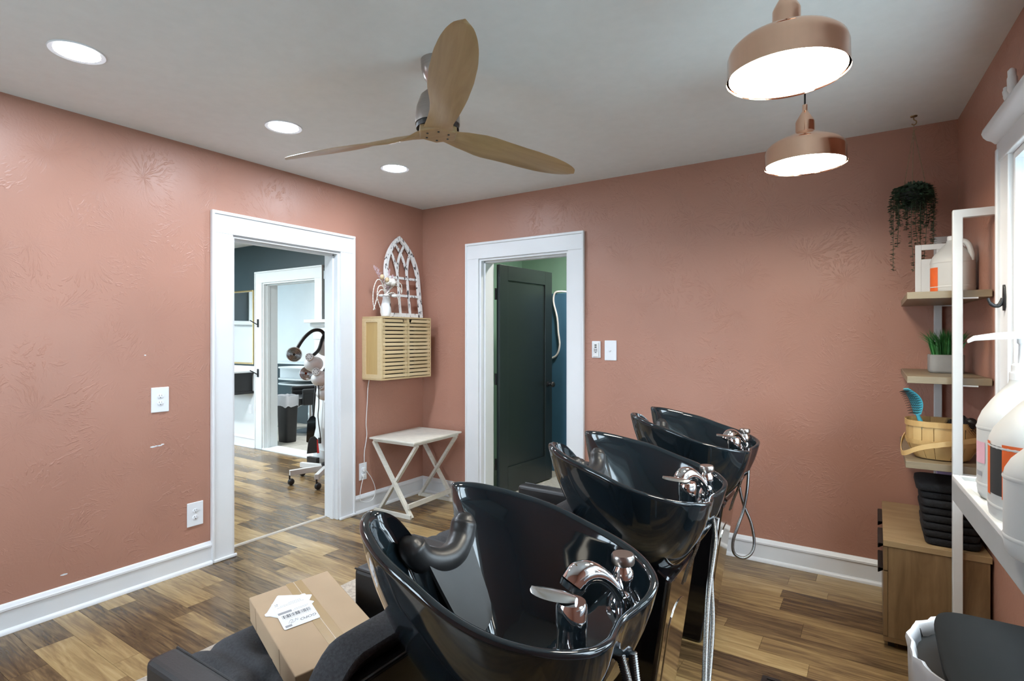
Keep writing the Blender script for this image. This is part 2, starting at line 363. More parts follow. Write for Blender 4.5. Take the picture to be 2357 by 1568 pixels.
# baseboards
BBP = [(0,0),(.030,0),(.029,.012),(.022,.020),(.015,.022),(.014,.104),(.020,.108),(.020,.118),(.014,.124),(.011,.132),(.004,.138),(0,.138)]
def baseboard(name, p, q, nrm):
    p = Vector((*p, 0)); q = Vector((*q, 0)); n = Vector((*nrm, 0))
    o = struct(MB().loft([[e+n*a+Vector((0,0,b)) for a, b in BBP] for e in (p, q)]).build(name, M_TRIM, smooth=40)); return o
baseboard('baseboard_left', (0, Y_NEAR), (0, -1.903), (1, 0)); baseboard('baseboard_left', (0, -.786), (0, 0), (1, 0))
baseboard('baseboard_back', (0, 0), (.505, 0), (0, -1)); baseboard('baseboard_back', (1.612, 0), (3.775, 0), (0, -1))
o = baseboard('baseboard_right', (0, Y_NEAR), (0, 0), (-1, 0)); o.location = RW; o.rotation_euler = (0,0,PHI)
def casing(name, f, a0, a1, h, w=.135, jamb=.15, shoe=True, mt=None):
    """door casing: f(a, d, z) maps along-wall a, outward d, height z to world"""
    mt = mt or M_TRIM
    e = sempty(name)
    def bx(nm, lo, hi, bev=.002):
        mm = MB(); ps = [f(a, d, z) for z in (lo[2], hi[2]) for a, d in ((lo[0],lo[1]),(hi[0],lo[1]),(hi[0],hi[1]),(lo[0],hi[1]))]
        mm.add(ps, [(0,3,2,1),(4,5,6,7),(0,1,5,4),(1,2,6,5),(2,3,7,6),(3,0,4,7)]); return mm.build(nm, mt, e, bev=bev)
    bx('casing_board', (a0-w+.014, 0, 0), (a0, .018, h)); bx('casing_board', (a1, 0, 0), (a1+w-.014, .018, h))
    bx('head_casing', (a0-w+.014, 0, h), (a1+w-.014, .019, h+w-.018))
    for lo, hi in (((a0-w, 0, 0), (a0-w+.016, .028, h+w-.016)), ((a1+w-.016, 0, 0), (a1+w, .028, h+w-.016)), ((a0-w, 0, h+w-.020), (a1+w, .029, h+w))):
        bx('back_band', lo, hi, .004)
    bx('jamb', (a0-.001, -jamb, 0), (a0+.018, .002, h-.016)); bx('jamb', (a1-.018, -jamb, 0), (a1+.001, .002, h-.016))
    bx('head_jamb', (a0-.001, -jamb, h-.018), (a1+.001, .002, h+.001))
    for s0, s1 in ((a0+.018, a0+.032), (a1-.032, a1-.018)): bx('door_stop', (s0, -.075, 0), (s1, -.040, h-.018))
    bx('door_stop', (a0+.018, -.075, h-.032), (a1-.018, -.040, h-.018))
    if shoe:
        bx('shoe_molding', (a0-w+.006, .018, 0), (a0+.020, .034, .020), .006); bx('shoe_molding', (a1-.020, .018, 0), (a1+w, .040, .020), .006)
    return e
casing('trim_1', lambda a, d, z: Vector((d, a, z)), DY0, DY1, DH)
casing('trim_2', lambda a, d, z: Vector((a, -d, z)), BX0, BX1, BH, jamb=.18, shoe=False)
st = MB().prism([(-.018,0),(.018,0),(.010,.007),(-.010,.007)], lambda a, b, d: Vector((-.136+a, d, b)), DY0+.018, DY1-.018).build('trim_3', mat('threshold_strip', (.40,.36,.31), .4))
struct(st)
# white paint chips on the left wall
for i, (px, py, w, h) in enumerate([(352,1029,9,4),(360,1027,6,3),(367,1026,8,3),(374,1023,5,3),(147,1323,10,4),(334,818,3,3)]):
    a = (px-CX)/F_PX; t = CAM.x/-(FWD.x+a*RGT.x); p = at(px, py, t); sx = w*t/F_PX*1.4; sz = h*t/F_PX
    MB().prism([(-.5*sx,-.1*sz),(-.1*sx,-.5*sz),(.45*sx,-.3*sz),(.5*sx,.2*sz),(0,.5*sz),(-.4*sx,.35*sz)], lambda u, v, d: Vector((d, p.y+u, p.z+v)), 0, .0012).build('paint_chip', M_TRIM, wl)
# window pair in the right wall
def window(name, y0, y1):
    e = sempty(name, RW, PHI)
    z0, z1 = WZ; fr = .045
    mm = MB().box((-.002,y0,z0),(.155,y0+.025,z1)).box((-.002,y1-.025,z0),(.155,y1,z1)).box((-.002,y0+.025,z1-.025),(.155,y1-.025,z1)).box((-.002,y0+.025,z0),(.155,y1-.025,z0+.025)); mm.build('window_frame', M_TRIM, e)
    zm = (z0+z1)/2
    for k, (a, b, x) in enumerate(((z0+.025, zm+.02, .07), (zm-.02, z1-.025, .105))):
        s = MB().box((x,y0+.025,a),(x+.033,y0+.025+fr,b)).box((x,y1-.025-fr,a),(x+.033,y1-.025,b)).box((x,y0+.025+fr,a),(x+.033,y1-.025-fr,a+fr)).box((x,y0+.025+fr,b-fr),(x+.033,y1-.025-fr,b)).build('sash', M_TRIM, e, bev=.003)
        MB().box((x+.013,y0+.07,a+fr),(x+.017,y1-.07,b-fr)).build('pane', M_GLASS, s)
    return e
w4 = sempty('added_window_near')  # window added behind the camera to let in cool fill light
for lo, hi in (((NX0,Y_NEAR-.12,NZ0),(NX0+.06,Y_NEAR-.04,NZ1)), ((NX1-.06,Y_NEAR-.12,NZ0),(NX1,Y_NEAR-.04,NZ1)), ((NX0+.06,Y_NEAR-.12,NZ0),(NX1-.06,Y_NEAR-.04,NZ0+.06)), ((NX0+.06,Y_NEAR-.12,NZ1-.06),(NX1-.06,Y_NEAR-.04,NZ1)), (((NX0+NX1)/2-.03,Y_NEAR-.12,NZ0+.06),((NX0+NX1)/2+.03,Y_NEAR-.04,NZ1-.06))): MB().box(lo, hi).build('window_frame', M_TRIM, w4)
for a, b in ((NX0+.06, (NX0+NX1)/2-.03), ((NX0+NX1)/2+.03, NX1-.06)): MB().box((a,Y_NEAR-.084,NZ0+.06),(b,Y_NEAR-.080,NZ1-.06)).build('pane', M_GLASS, w4)
window('window_1', *WY[0]); window('window_2', *WY[1])
e = sempty('trim_4', RW, PHI); y0, y1 = WY[1][0], WY[0][1]
for a, b in ((y1, y1+.125), (WY[0][0]-.0, WY[0][0]-.0), (y0-.125, y0)):
    if b > a:
        MB().box((-.018, a, WZ[0]-.02), (0, b, WZ[1]+.05)).build('casing_board', M_TRIM, e, bev=.003)
        MB().box((-.030, b-.022 if a >= y1 else a, WZ[0]-.02), (-.002, b if a >= y1 else a+.022, WZ[1]+.05)).build('back_band', M_TRIM, e, bev=.004)
MB().box((-.018, WY[1][1], WZ[0]), (0, WY[0][0], WZ[1]+.05)).build('mullion_casing', M_TRIM, e, bev=.003)
MB().box((-.024, y0-.13, WZ[1]+.0), (0, y1+.13, WZ[1]+.075)).build('head_casing', M_TRIM, e, bev=.004)
hp = [(0,0),(-.030,0),(-.042,.012),(-.055,.018),(-.066,.030),(-.072,.045),(-.068,.060),(-.055,.068),(0,.068)]
MB().loft([[Vector((a, y, WZ[1]+.072+b)) for a, b in hp] for y in (y0-.15, y1+.118)]).build('head_cap', M_TRIM, e, smooth=50)
MB().box((-.05, y0-.14, WZ[0]-.03), (.03, y1+.14, WZ[0]-.0)).build('window_stool', M_TRIM, e, bev=.006)
MB().box((-.02, y0-.12, WZ[0]-.11), (0, y1+.12, WZ[0]-.03)).build('apron', M_TRIM, e, bev=.004)
# ------------------------------------------------------------------ next rooms
YH = .28
struct(MB().box((-5.2, YH, 1.02), (-3.036, YH+.19, CEIL)).box((-3.036, YH, 2.16), (-1.725, YH+.19, CEIL)).box((-1.725, YH, 1.02), (-.15, YH+.19, CEIL)).build('wall_hall_back', M_TEAL))
struct(MB().box((-5.2, YH, 0), (-2.9, YH+.19, 1.02)).box((-1.877, YH, 0), (-.15, YH+.19, 1.02)).box((-2.91, YH+.001, 0), (-2.898, YH+.19, 2.05)).build('wall_hall_lower', M_HALLW))
struct(MB().box((-5.3, -3.3, 0), (-5.2, YH+.2, CEIL)).build('wall_hall_left', M_TEAL))
struct(MB().box((-5.3, -3.3, 0), (-4.6, -3.2, CEIL)).box((-2.4, -3.3, 0), (-.15, -3.2, CEIL)).box((-4.6, -3.3, 0), (-2.4, -3.2, .7)).box((-4.6, -3.3, 2.2), (-2.4, -3.2, CEIL)).build('wall_hall_near', M_TEAL))
w3 = sempty('added_window_hall')  # window added in the unseen hall wall so daylight brightens the hall
for lo, hi in (((-4.6,-3.29,.7),(-4.54,-3.21,2.2)), ((-2.46,-3.29,.7),(-2.4,-3.21,2.2)), ((-4.54,-3.29,.7),(-2.46,-3.21,.76)), ((-4.54,-3.29,2.14),(-2.46,-3.21,2.2)), ((-3.53,-3.28,.76),(-3.47,-3.22,2.14))): MB().box(lo, hi).build('window_frame', M_HALLW, w3)
MB().box((-4.54,-3.252,.76),(-3.53,-3.248,2.14)).build('pane', M_GLASS, w3); MB().box((-3.47,-3.252,.76),(-2.46,-3.248,2.14)).build('pane', M_GLASS, w3)
struct(MB().box((-40, -40, -.5), (40, 40, -.35)).build('ground_outdoor', mat('concrete_yard', (.31, .37, .36), .9, var=.25, scale=3)))
struct(MB().box((-5.2, -2.6, 0), (-5.10, -.30, 1.58)).box((-5.2, -2.65, 1.58), (-5.04, -.25, 1.64)).box((-5.2, -1.02, 1.64), (-5.17, -.94, 2.25)).box((-5.2, -1.05, 2.18), (-5.15, -.91, 2.25)).build('wall_hall_panelling', M_HALLW))
struct(MB().box((-5.3, -3.3, CEIL), (-.15, YH+.19, CEIL+.08)).build('ceiling_hall', M_CEIL))
casing('trim_5', lambda a, d, z: Vector((a, YH-d, z)), -2.898, -1.877, 2.05, w=.14, jamb=.19, shoe=False, mt=M_HALLW)
baseboard('baseboard_hall', (-5.2, YH), (-3.04, YH), (0, -1)); baseboard('baseboard_hall', (-1.737, YH), (-.15, YH), (0, -1))
struct(MB().box((-2.90, YH-.015, -.01), (-1.877, YH+.2, .016)).build('trim_6', M_HALLW, bev=.005))
# far room seen through the hall doorway
struct(MB().box((-5.8, 2.1, .93), (-1.0, 2.25, CEIL)).build('wall_far_back', M_HALLW)); struct(MB().box((-5.8, 2.1, 0), (-1.0, 2.25, .93)).build('wall_far_lower', M_TEAL))
struct(MB().box((-5.8, .47, 0), (-5.7, 2.1, CEIL)).build('wall_far_left', M_HALLW)); struct(MB().box((-1.1, .47, 0), (-1.0, 2.1, CEIL)).build('wall_far_right', M_HALLW))
struct(MB().box((-5.8, .47, CEIL), (-1.0, 2.25, CEIL+.08)).build('ceiling_far', M_CEIL))
struct(MB().box((-5.7, 2.07, .92), (-1.1, 2.1, .98)).box((-5.7, 2.06, .965), (-1.1, 2.1, .985)).build('trim_7', M_HALLW, bev=.004))
baseboard('baseboard_far', (-5.7, 2.1), (-1.1, 2.1), (0, -1))
# bathroom behind the back wall
struct(MB().box((-.15, 1.75, 0), (2.7, 1.85, CEIL)).build('wall_bath_back', M_BATHG)); struct(MB().box((-.15, .18, 0), (-.05, 1.75, CEIL)).build('wall_bath_left', M_BATHG))
struct(MB().box((2.6, .18, 0), (2.7, 1.75, CEIL)).build('wall_bath_right', M_BATHG)); struct(MB().box((-.15, .18, CEIL), (2.7, 1.85, CEIL+.08)).build('ceiling_bath', M_CEIL))
# ------------------------------------------------------------------ shampoo units (chair, pedestal, bowl)
HALF = [(.118,0,.872),(.116,.040,.876),(.106,.068,.905),(.080,.088,.955),(.036,.107,1.004),(.0,.132,1.020),(.010,.165,1.018),(.055,.202,1.010),
        (.14,.238,.992),(.24,.258,.972),(.34,.264,.944),(.43,.252,.924),(.505,.216,.909),(.555,.158,.897),(.566,.10,.888),(.556,.05,.881),(.548,0,.879)]
HALF = [(.28+(u-.28)*.93, v, z) for u, v, z in HALF]
OUTL = HALF + [(u, -v, z) for u, v, z in HALF[-2:0:-1]]
def bowl_mesh():
    P = cr(OUTL, 6, True)
    co, ci = Vector((.31, 0)), Vector((.33, 0)); zb, zi = .585, .655; rings = []
    for k, w in ((.30,0),(.33,.02),(.42,.09),(.54,.20),(.66,.33),(.77,.47),(.86,.60),(.93,.73),(.975,.84),(1.0,.92),(1.014,.962),(1.018,.980),(1.014,.993),(1.003,1.0)):
        ring = []; bl = sstep(.42, .0, w)
        for p in P:
            q = Vector((p.x-co.x, p.y-co.y)); c_ = q.normalized()*(.082+.20*(k-.30))
            q = q*k*(1-bl)+c_*bl; ring.append(Vector((co.x+q.x, co.y+q.y, zb+((p.z*(1-bl)+.95*bl)-zb)*w)))
        rings.append(ring)
    for k, w in ((.985,1.003),(.965,1.0),(.948,.985),(.936,.96),(.922,.90),(.90,.82),(.87,.70),(.83,.57),(.78,.44),(.72,.32),(.66,.23),(.60,.165),(.54,.115),(.49,.085),(.45,.065),(.41,.05),(.37,.038),(.32,.028),(.25,.018),(.17,.01),(.09,.004)):
        r = []
        for p in P:
            u = ci.x+(p.x-ci.x)*k; v = (p.y-ci.y)*k
            hh_ = sstep(.42, .0, p.x)*sstep(.05, .14, abs(p.y)); we = (1-(1-k)*1.12)*sstep(.10, .92, k)
            z = zi+(p.z-zi)*(w+(max(we, w)-w)*hh_)
            d = zi+(.846-zi)*sstep(.385, .432, u)
            r.append(Vector((u, v, max(z, min(d, p.z-.02)) if k < .93 else z)))
        rings.append(r)
    return MB().loft(rings).mesh('bowl', 60)
BOWL = bowl_mesh()
def neck_rest(par):
    path = cr([(.094,-.094,.968),(.091,-.090,.948),(.098,-.070,.916),(.108,-.036,.898),(.112,0,.893),(.108,.036,.898),(.098,.070,.916),(.091,.090,.948),(.094,.094,.968)], 6)
    n = len(path); rs = [.031*math.sqrt(min(1, .06+7.0*min(i, n-1-i)/n)) for i in range(n)]
    o = MB().tube(path, rs, 14).build('neck_rest', M_RUBBER, par, smooth=70)
    # hanging apron, a thin curved sheet with thickness
    rings = []
    for i in range(8):
        t = i/7; u = .122+.080*t; z = .888-.145*t**.9; hw = (.078-.026*t)*(1-.45*max(0, t-.75)**2/.0625*.6)
        row = []
        for j in range(11):
            s = j/10*2-1; row.append(Vector((u-.018*s*s*(1-t)+.008, s*hw, z+.040*s*s*(1-.5*t)+.012)))
        rings.append(row + [p+Vector((-.006, 0, -.006)) for p in row[::-1]])
    MB().loft(rings).build('neck_rest_apron', mat('black_rubber_lit', (.05,.055,.06), .55, bump=.05, bscale=150), par, smooth=60)  # black rubber made lighter, window reflection put into its colour
    return o
def corr(pts, r, n=8, pitch=.0045, amp=.0011, step=4):
    """corrugated hose following pts"""
    P = cr(pts, 16); L = [0]
    for a, b in zip(P, P[1:]): L.append(L[-1]+(b-a).length)
    tot = L[-1]; k = int(tot/pitch*step); out = []; rs = []; j = 0
    for i in range(k+1):
        d = tot*i/k
        while j < len(L)-2 and L[j+1] < d: j += 1
        t = (d-L[j])/max(L[j+1]-L[j], 1e-9); out.append(P[j].lerp(P[j+1], min(t, 1))); rs.append(r+amp*math.cos(2*PI*i/step))
    return MB().tube(out, rs, n)
def taps(par):
    # single-lever mixer
    c = (.496, -.112, 0)
    MB().lathe([(.030,.857),(.030,.863),(.0265,.866),(.0255,.912),(.027,.915),(.027,.948),(.024,.954)], 28, c).build('mixer_body', M_CHROME, par, smooth=40)
    lev = []
    for t in [i/9 for i in range(10)]:
        u = .505-.082*t; hw = .023*math.sqrt(max(1-(2*t-1)**2*.93, .05))
        z = .956+.004*t
        lev.append([Vector((u, -.112-.010*t+s*hw, z+dz)) for s, dz in ((-1,0),(-.6,.004),(0,.006),(.6,.004),(1,0),(.6,-.003),(0,-.004),(-.6,-.003))])
    MB().loft(lev).build('mixer_lever', mat('satin_steel', (.66,.68,.69), .22, 1.0), par, smooth=50)
    # vacuum breaker with cap
    c = (.500, .105, 0)
    MB().lathe([(.034,.857),(.034,.866),(.030,.878),(.021,.892),(.019,.905),(.0215,.912),(.0215,.928),(.016,.938),(.0135,.944)], 24, c).build('vacuum_breaker', M_CHROME, par, smooth=40)
    MB().lathe([(.012,.942),(.022,.944),(.0235,.948),(.0235,.960),(.021,.964)], 24, c).build('breaker_cap', M_NICKEL, par, smooth=40)
    # spray head resting in its holder
    path = cr([(.505,.082,.885),(.496,.068,.912),(.482,.046,.936),(.466,.022,.948),(.452,.004,.945),(.445,-.006,.932)], 6)
    n = len(path); rs = [.012+.014*sstep(.2, .85, i/(n-1)) for i in range(n)]
    MB().tube(path, rs, 14).tube([path[-1], path[-1]+Vector((-.004,-.005,-.010))], [.027,.024], 16).build('spray_head', M_CHROME, par, smooth=50)
    MB().lathe([(.016,.857),(.016,.878),(.013,.890)], 18, (.508,.085,0)).build('spray_holder', M_CHROME, par, smooth=40)
def unit(ox, oy, label, kind):
    t = thing('shampoo_station', label, 'shampoo chair', (ox, oy, 0), 0, 'black shampoo stations in a row')
    b = link(BOWL, 'bowl', M_BOWL, t)
    neck_rest(b); k0 = set(COL.objects); taps(b)
    for o_ in set(COL.objects)-k0: o_.location = (-.014, 0, -.012)
    MB().lathe([(.028,.6595),(.028,.663),(.010,.661)], 20, (.33,0,0)).build('drain', M_CHROME, b, smooth=40)
    # supply lines and spray hose under the bowl
    if kind == 'loop':
        O_ = Vector((ox, oy, 0)); hp_ = [(1722,1040,2.62),(1723,1075,2.60),(1720,1125,2.58),(1711,1175,2.58),(1697,1215,2.57),(1687,1248,2.57),(1690,1274,2.57),(1710,1285,2.57),(1729,1274,2.57),(1736,1248,2.58),(1729,1205,2.59),(1713,1165,2.60),(1704,1130,2.61),(1700,1095,2.63),(1706,1050,2.65)]
        corr([at(*q)-O_ for q in hp_], .0068, amp=.0004).build('spray_hose', M_HOSE, b, smooth=60)
    else:
        y = {'mid': .06, 'near': .02}[kind]; du = {'mid': -.040, 'near': 0}[kind]
        zb = {'mid': .02, 'near': .04}[kind]
        corr([(.515,y,.80),(.535,y,.72),(.545,y-.005,.55),(.538,y-.02,.35),(.535,y-.03,.15),(.532,y-.015,zb+.01),(.530,y+.005,zb),(.530,y+.02,zb+.03),(.535,y+.025,.2),(.545,y+.045,.42),(.540,y+.05,.60),(.520,y+.05,.78)][:0] or [(a_+du*sstep(.78,.6,c_), b_, c_) for a_, b_, c_ in ((.515,y,.80),(.535,y,.72),(.545,y-.005,.55),(.538,y-.02,.35),(.535,y-.03,.15),(.532,y-.015,zb+.01),(.530,y+.005,zb),(.530,y+.02,zb+.03),(.535,y+.025,.2),(.545,y+.045,.42),(.540,y+.05,.60),(.520,y+.05,.78))], .0085).build('spray_hose', M_HOSE, b, smooth=60)
    for y, r in ((-.075, .004), (-.052, .0045)):
        corr([(.505,y,.80),(.500,y,.74),(.47,y+.01,.66),(.45,y+.02,.60)], r, pitch=.006, amp=.0005).build('supply_line', M_HOSE, b, smooth=60)
    # pedestal
    pd = MB().prism([(.06,0),(.345,0),(.438,.64),(.40,.665),(.20,.665),(.10,.60)], lambda a, z, d: Vector((a, d, z)), -.145, .145).build('pedestal', M_GLOSSBLK, t, bev=.012, seg=3)
    n = Vector((.64, 0, -.093)).normalized()
    f = lambda a, s, d: Vector((.345+.093*s, a, .64*s)) + n*d
    MB().prism([(-.130,.012),(.130,.012),(.130,.985),(-.130,.985)], f, -.002, .003).build('rear_panel', M_STEEL, pd, bev=.001)
    arch = [(-.085,.10),(.085,.10)] + [(.085*math.cos(a), .72+.10*math.sin(a)) for a in [PI*i/12 for i in range(13)]]
    ap = MB().prism(arch, f, .003, .006).build('access_plate', M_STEEL, pd, bev=.0012)
    MB().lathe([(.006,0),(.006,.004),(.002,.006)], 10, (0,0,0), Matrix.Translation(f(.0, .13, .006)) @ n.to_track_quat('Z','Y').to_matrix().to_4x4()).build('plate_screw', M_CHROME, pd)
    # chair
    for s in (-1, 1):
        MB().box((-.512, min(s*.272, s*.345), .10), (-.06, max(s*.272, s*.345), .638)).build('armrest', M_VINYL, t, bev=.016, seg=3)
        MB().tube([(-.507, s*.275, .634), (-.07, s*.275, .634)], .003, 6).build('armrest_piping', M_VINYL, t)
    MB().box((-.54, -.27, .02), (-.02, .27, .30)).build('chair_base', M_VINYL, t, bev=.01)
    # seat cushion: puffed slab with tufts
    def slab(fn, nu, nv, thick):
        top = [[fn(i/nu, j/nv) for j in range(nv+1)] for i in range(nu+1)]
        mm = MB(); V_ = []
        for r in top: V_ += r
        b0 = len(V_)
        for r in top: V_ += [p+thick for p in r]
        F = []; w = nv+1
        for i in range(nu):
            for j in range(nv):
                a = i*w+j; F.append((a, a+1, a+w+1, a+w)); F.append((b0+a, b0+a+w, b0+a+w+1, b0+a+1))
        for i in range(nu):
            F.append((i*w, (i+1)*w, b0+(i+1)*w, b0+i*w)); F.append((i*w+nv, b0+i*w+nv, b0+(i+1)*w+nv, (i+1)*w+nv))
        for j in range(nv):
            F.append((j, b0+j, b0+j+1, j+1)); F.append((nu*w+j, nu*w+j+1, b0+nu*w+j+1, b0+nu*w+j))
        return mm.add(V_, F)
    def seat(a, c):
        u = -.745+.66*a; v = -.268+.536*c
        e = (1-abs(2*a-1)**6)*(1-abs(2*c-1)**6)
        tuft = .022*math.exp(-(a-.45)**2/.0016) + .022*math.exp(-(c-.34)**2/.0012) + .022*math.exp(-(c-.66)**2/.0012) + sum(.034*math.exp(-((a-p)**2/.006+(c-q)**2/.006)) for p in (.28,.62) for q in (.2,.5,.8))
        return Vector((u, v, .455+.055*e-.055*a-tuft + .012*math.sin(PI*c)))
    slab(seat, 28, 26, Vector((0,0,-.13))).build('seat', M_FABRIC, t, smooth=70, bev=.012)
    def back(a, c):
        v = -.262+.524*c; e = (1-abs(2*c-1)**5)
        drop = -.050*max(0, abs(2*c-1)-.72)**1.5/.15
        h = a*(1+drop*.0); z = .42+.345*a + (drop if a > .6 else drop*a/.6); u = -.175+.155*a
        puff = .035*e*math.sin(PI*min(max(a, .02), .98))**.5 - sum(.018*math.exp(-((a-p)**2/.008+(c-q)**2/.008)) for p in (.35,.7) for q in (.25,.5,.75))
        return Vector((u-puff*.9, v, z+puff*.3))
    bk = slab(back, 22, 26, Vector((.085,0,-.02))).build('backrest', M_FABRIC, t, smooth=70, bev=.014)
    MB().prism([(-.125,.34),(-.078,.34),(.076,.712),(.030,.712)], lambda a, z, d: Vector((a, d, z)), -.262, .262).build('backrest_shell', M_VINYL, bk, bev=.008)
    MB().tube([(.074,-.258,.714),(.074,.258,.714)], .0045, 6).build('piping', M_VINYL, bk)
    return t
unit(2.50, -2.765, 'nearest black shampoo chair and bowl, cardboard box on its seat', 'near')
unit(2.445, -1.885, 'middle black shampoo chair and bowl of the row of three', 'mid')
unit(2.405, -1.015, 'farthest black shampoo chair and bowl, hose looping beside the salmon wall', 'loop')
# rug under the chairs
tag(MB().box((.93, -3.55, .0005), (1.70, -.72, .009)).build('rug', M_RUG, bev=.003), 'beige flecked rug on the plank floor in front of the shampoo chairs', 'rug')
# ------------------------------------------------------------------ cardboard box on the near seat
A = Vector((1.804, -2.742, .588)); B = Vector((1.877, -2.512, .606)); D = Vector((2.205, -2.876, .548))
ex = (B-A).normalized(); ey = (D-A); ey = (ey-ex*ey.dot(ex)).normalized(); ez = ex.cross(ey)
if ez.z < 0: ez = -ez
bw, bl, bh = .245, .43, .078
bt = thing('cardboard_box', 'brown taped cardboard box with white shipping labels on the chair seat', 'box', (0,0,0))
R = Matrix((ex, ey, ez)).transposed().to_4x4(); R.translation = A - ez*bh; bt.matrix_world = R
MB().box((0,0,0), (bw,bl,bh)).build('carton', M_CARD, bt, bev=.003)
for x in (.11,): MB().box((x, -.0006, bh-.05), (x+.048, bl+.0006, bh+.0006)).build('tape', M_TAPE, bt)
MB().box((.1325, 0, bh+.0006), (.1345, bl, bh+.0009)).build('flap_seam', mat('seam_shine', (.58,.45,.32), .3), bt)
for y in (.07, .30): MB().box((-.0006, y, 0), (.0, y+.002, bh)).build('fold_crease', mat('crease', (.30,.20,.12), .8), bt)
def sheet(name, cx, cy, w, h, ang, z, par=bt):
    c, s = math.cos(ang), math.sin(ang)
    poly = [(x*w/2, y*h/2) for x, y in ((-1,-.94),(-.94,-1),(.94,-1),(1,-.94),(1,.94),(.94,1),(-.94,1),(-1,.94))]
    f = lambda a, b, d: Vector((cx+a*c-b*s, cy+a*s+b*c, bh+d))
    o = MB().prism(poly, f, z, z+.0004).build(name, M_PAPER, par); return o, f, z+.0004
def text_mesh(txt, size, f, z, name, material, par, ang=0, shear=0, off=(0,0)):
    cu = bpy.data.curves.new(name, 'FONT'); cu.body = txt; cu.size = size; cu.shear = shear; cu.align_x = 'CENTER'; cu.align_y = 'CENTER'
    tmp = bpy.data.objects.new('tmp_text', cu); COL.objects.link(tmp)
    dg = bpy.context.evaluated_depsgraph_get(); dg.update()
    me = bpy.data.meshes.new_from_object(tmp.evaluated_get(dg)); bpy.data.objects.remove(tmp); bpy.data.curves.remove(cu)
    c, s = math.cos(ang), math.sin(ang)
    for v in me.vertices: v.co = f(off[0]+v.co.x*c+v.co.y*s, off[1]+v.co.x*s-v.co.y*c, z)   # the box frame is left-handed, so y flips
    me.materials.clear(); return link(me, name, material, par)
sheet('shipping_label', .080, .135, .10, .10, .95, .0008); sheet('shipping_label', .083, .120, .105, .105, .62, .0013)
sh, f, z = sheet('shipping_label', .088, .160, .100, .150, .04, .0018)
mm = MB(); rnd = random.Random(3); x = -.040
while x < .040:
    w = rnd.choice((.0007,.0012,.0019)); mm.prism([(x,.005),(x+w,.005),(x+w,.022),(x,.022)], f, z, z+.0002); x += w+rnd.choice((.0008,.0014,.0022))
mm.build('barcode', M_INK, sh)['kind'] = 'stuff'
MB().prism([(-.046,-.014),(-.008,-.014),(-.008,-.003),(-.046,-.003)], f, z, z+.0002).build('dark_band', M_INKG, sh)
text_mesh('GOFO', .016, f, z+.0003, 'printed_lettering', M_INK, sh, ang=PI, shear=.25, off=(.024,.050))
text_mesh('T1', .013, f, z+.0003, 'printed_lettering', M_INK, sh, ang=PI/2, off=(-.040,-.058))
MB().prism([(-.044,.058),(-.026,.058),(-.026,.068),(-.044,.068)], f, z, z+.0002).build('printed_stamp', M_INKG, sh)
mm = MB()
for i, (x0, x1, y) in enumerate([(-.005,.035,-.006),(.0,.038,-.012),(-.035,.035,.026),(-.04,.035,-.042),(-.03,.03,-.048),(-.005,.03,-.054)]):
    x = x0
    while x < x1: w = rnd.uniform(.002,.005); mm.prism([(x,y),(x+w,y),(x+w,y+.0012),(x,y+.0012)], f, z, z+.0002); x += w+.0015
mm.build('printed_lines', M_INKG, sh)['kind'] = 'stuff'
sc = cr([(-.032,.052,0),(-.024,.038,0),(-.018,.042,0),(-.027,.053,0),(-.014,.050,0),(-.010,.038,0),(-.007,.048,0),(-.004,.040,0)], 5)
MB().tube([f(p.x, p.y, z+.0004) for p in sc], .0005, 4).build('handwriting', M_INKG, sh)
# ------------------------------------------------------------------ ceiling fan
FC = Vector((1.893, -1.969, 0)); FZ = 2.235
fan = thing('ceiling_fan', 'three-blade wooden ceiling fan with brushed nickel motor hanging from ceiling', 'fan', (FC.x, FC.y, FZ))
MB().lathe([(.070,CEIL-FZ),(.068,CEIL-FZ-.035),(.055,CEIL-FZ-.075),(.035,CEIL-FZ-.10),(.022,CEIL-FZ-.105)], 28).build('canopy', M_NICKEL, fan, smooth=40)
MB().lathe([(.0125,CEIL-FZ-.09),(.0125,.13)], 14).build('downrod', M_NICKEL, fan, smooth=40)
MB().lathe([(.020,.185),(.040,.178),(.070,.150),(.086,.105),(.092,.060),(.092,.034)], 32).build('motor_housing', M_NICKEL, fan, smooth=40)
MB().lathe([(.088,.036),(.088,.014)], 32).build('motor_collar', M_BLKMET, fan, smooth=40)
def blade():
    rings = []; n = 26
    for i in range(n+1):
        t = 1-(1-i/n)**1.7; r = .02+.815*t
        kp = [(0,.068),(.08,.056),(.16,.050),(.3,.062),(.45,.073),(.6,.076),(.75,.071),(.85,.060),(.91,.049),(.95,.038),(.975,.028),(.99,.018),(1,.007)]
        q_ = next(q for q in range(len(kp)-1) if kp[q+1][0] >= t); s_ = (t-kp[q_][0])/(kp[q_+1][0]-kp[q_][0]); w = kp[q_][1]*(1-s_)+kp[q_+1][1]*s_
        w = max(w, .004); al = math.radians(5+20*math.exp(-((t-.22)/.16)**2)+9*sstep(.05,.3,t)) * sstep(0,.14,t)
        sweep = 0
        th = .011*(1-.45*t); zc = .0
        ring = []
        for k in range(12):
            a = 2*PI*k/12; x = math.cos(a)*w; y = math.sin(a)*th*(1-.35*abs(math.cos(a)))
            ring.append(Vector((r, sweep+x*math.cos(al)+y*math.sin(al), zc - x*math.sin(al)+y*math.cos(al))))
        rings.append(ring)
    return MB().loft(rings).mesh('blade', 50)
bme = blade()
for ang in (190.0, 316.0, 75.0):
    o = link(bme, 'blade', M_FANW, fan); o.rotation_euler = (0, 0, math.radians(ang))
MB().lathe([(.082,-.0125),(.088,-.008),(.086,.030)], 6, (0,0,0), Matrix.Rotation(math.radians(15), 4, 'Z')).build('blade_hub', M_FANW, fan, bev=.004)
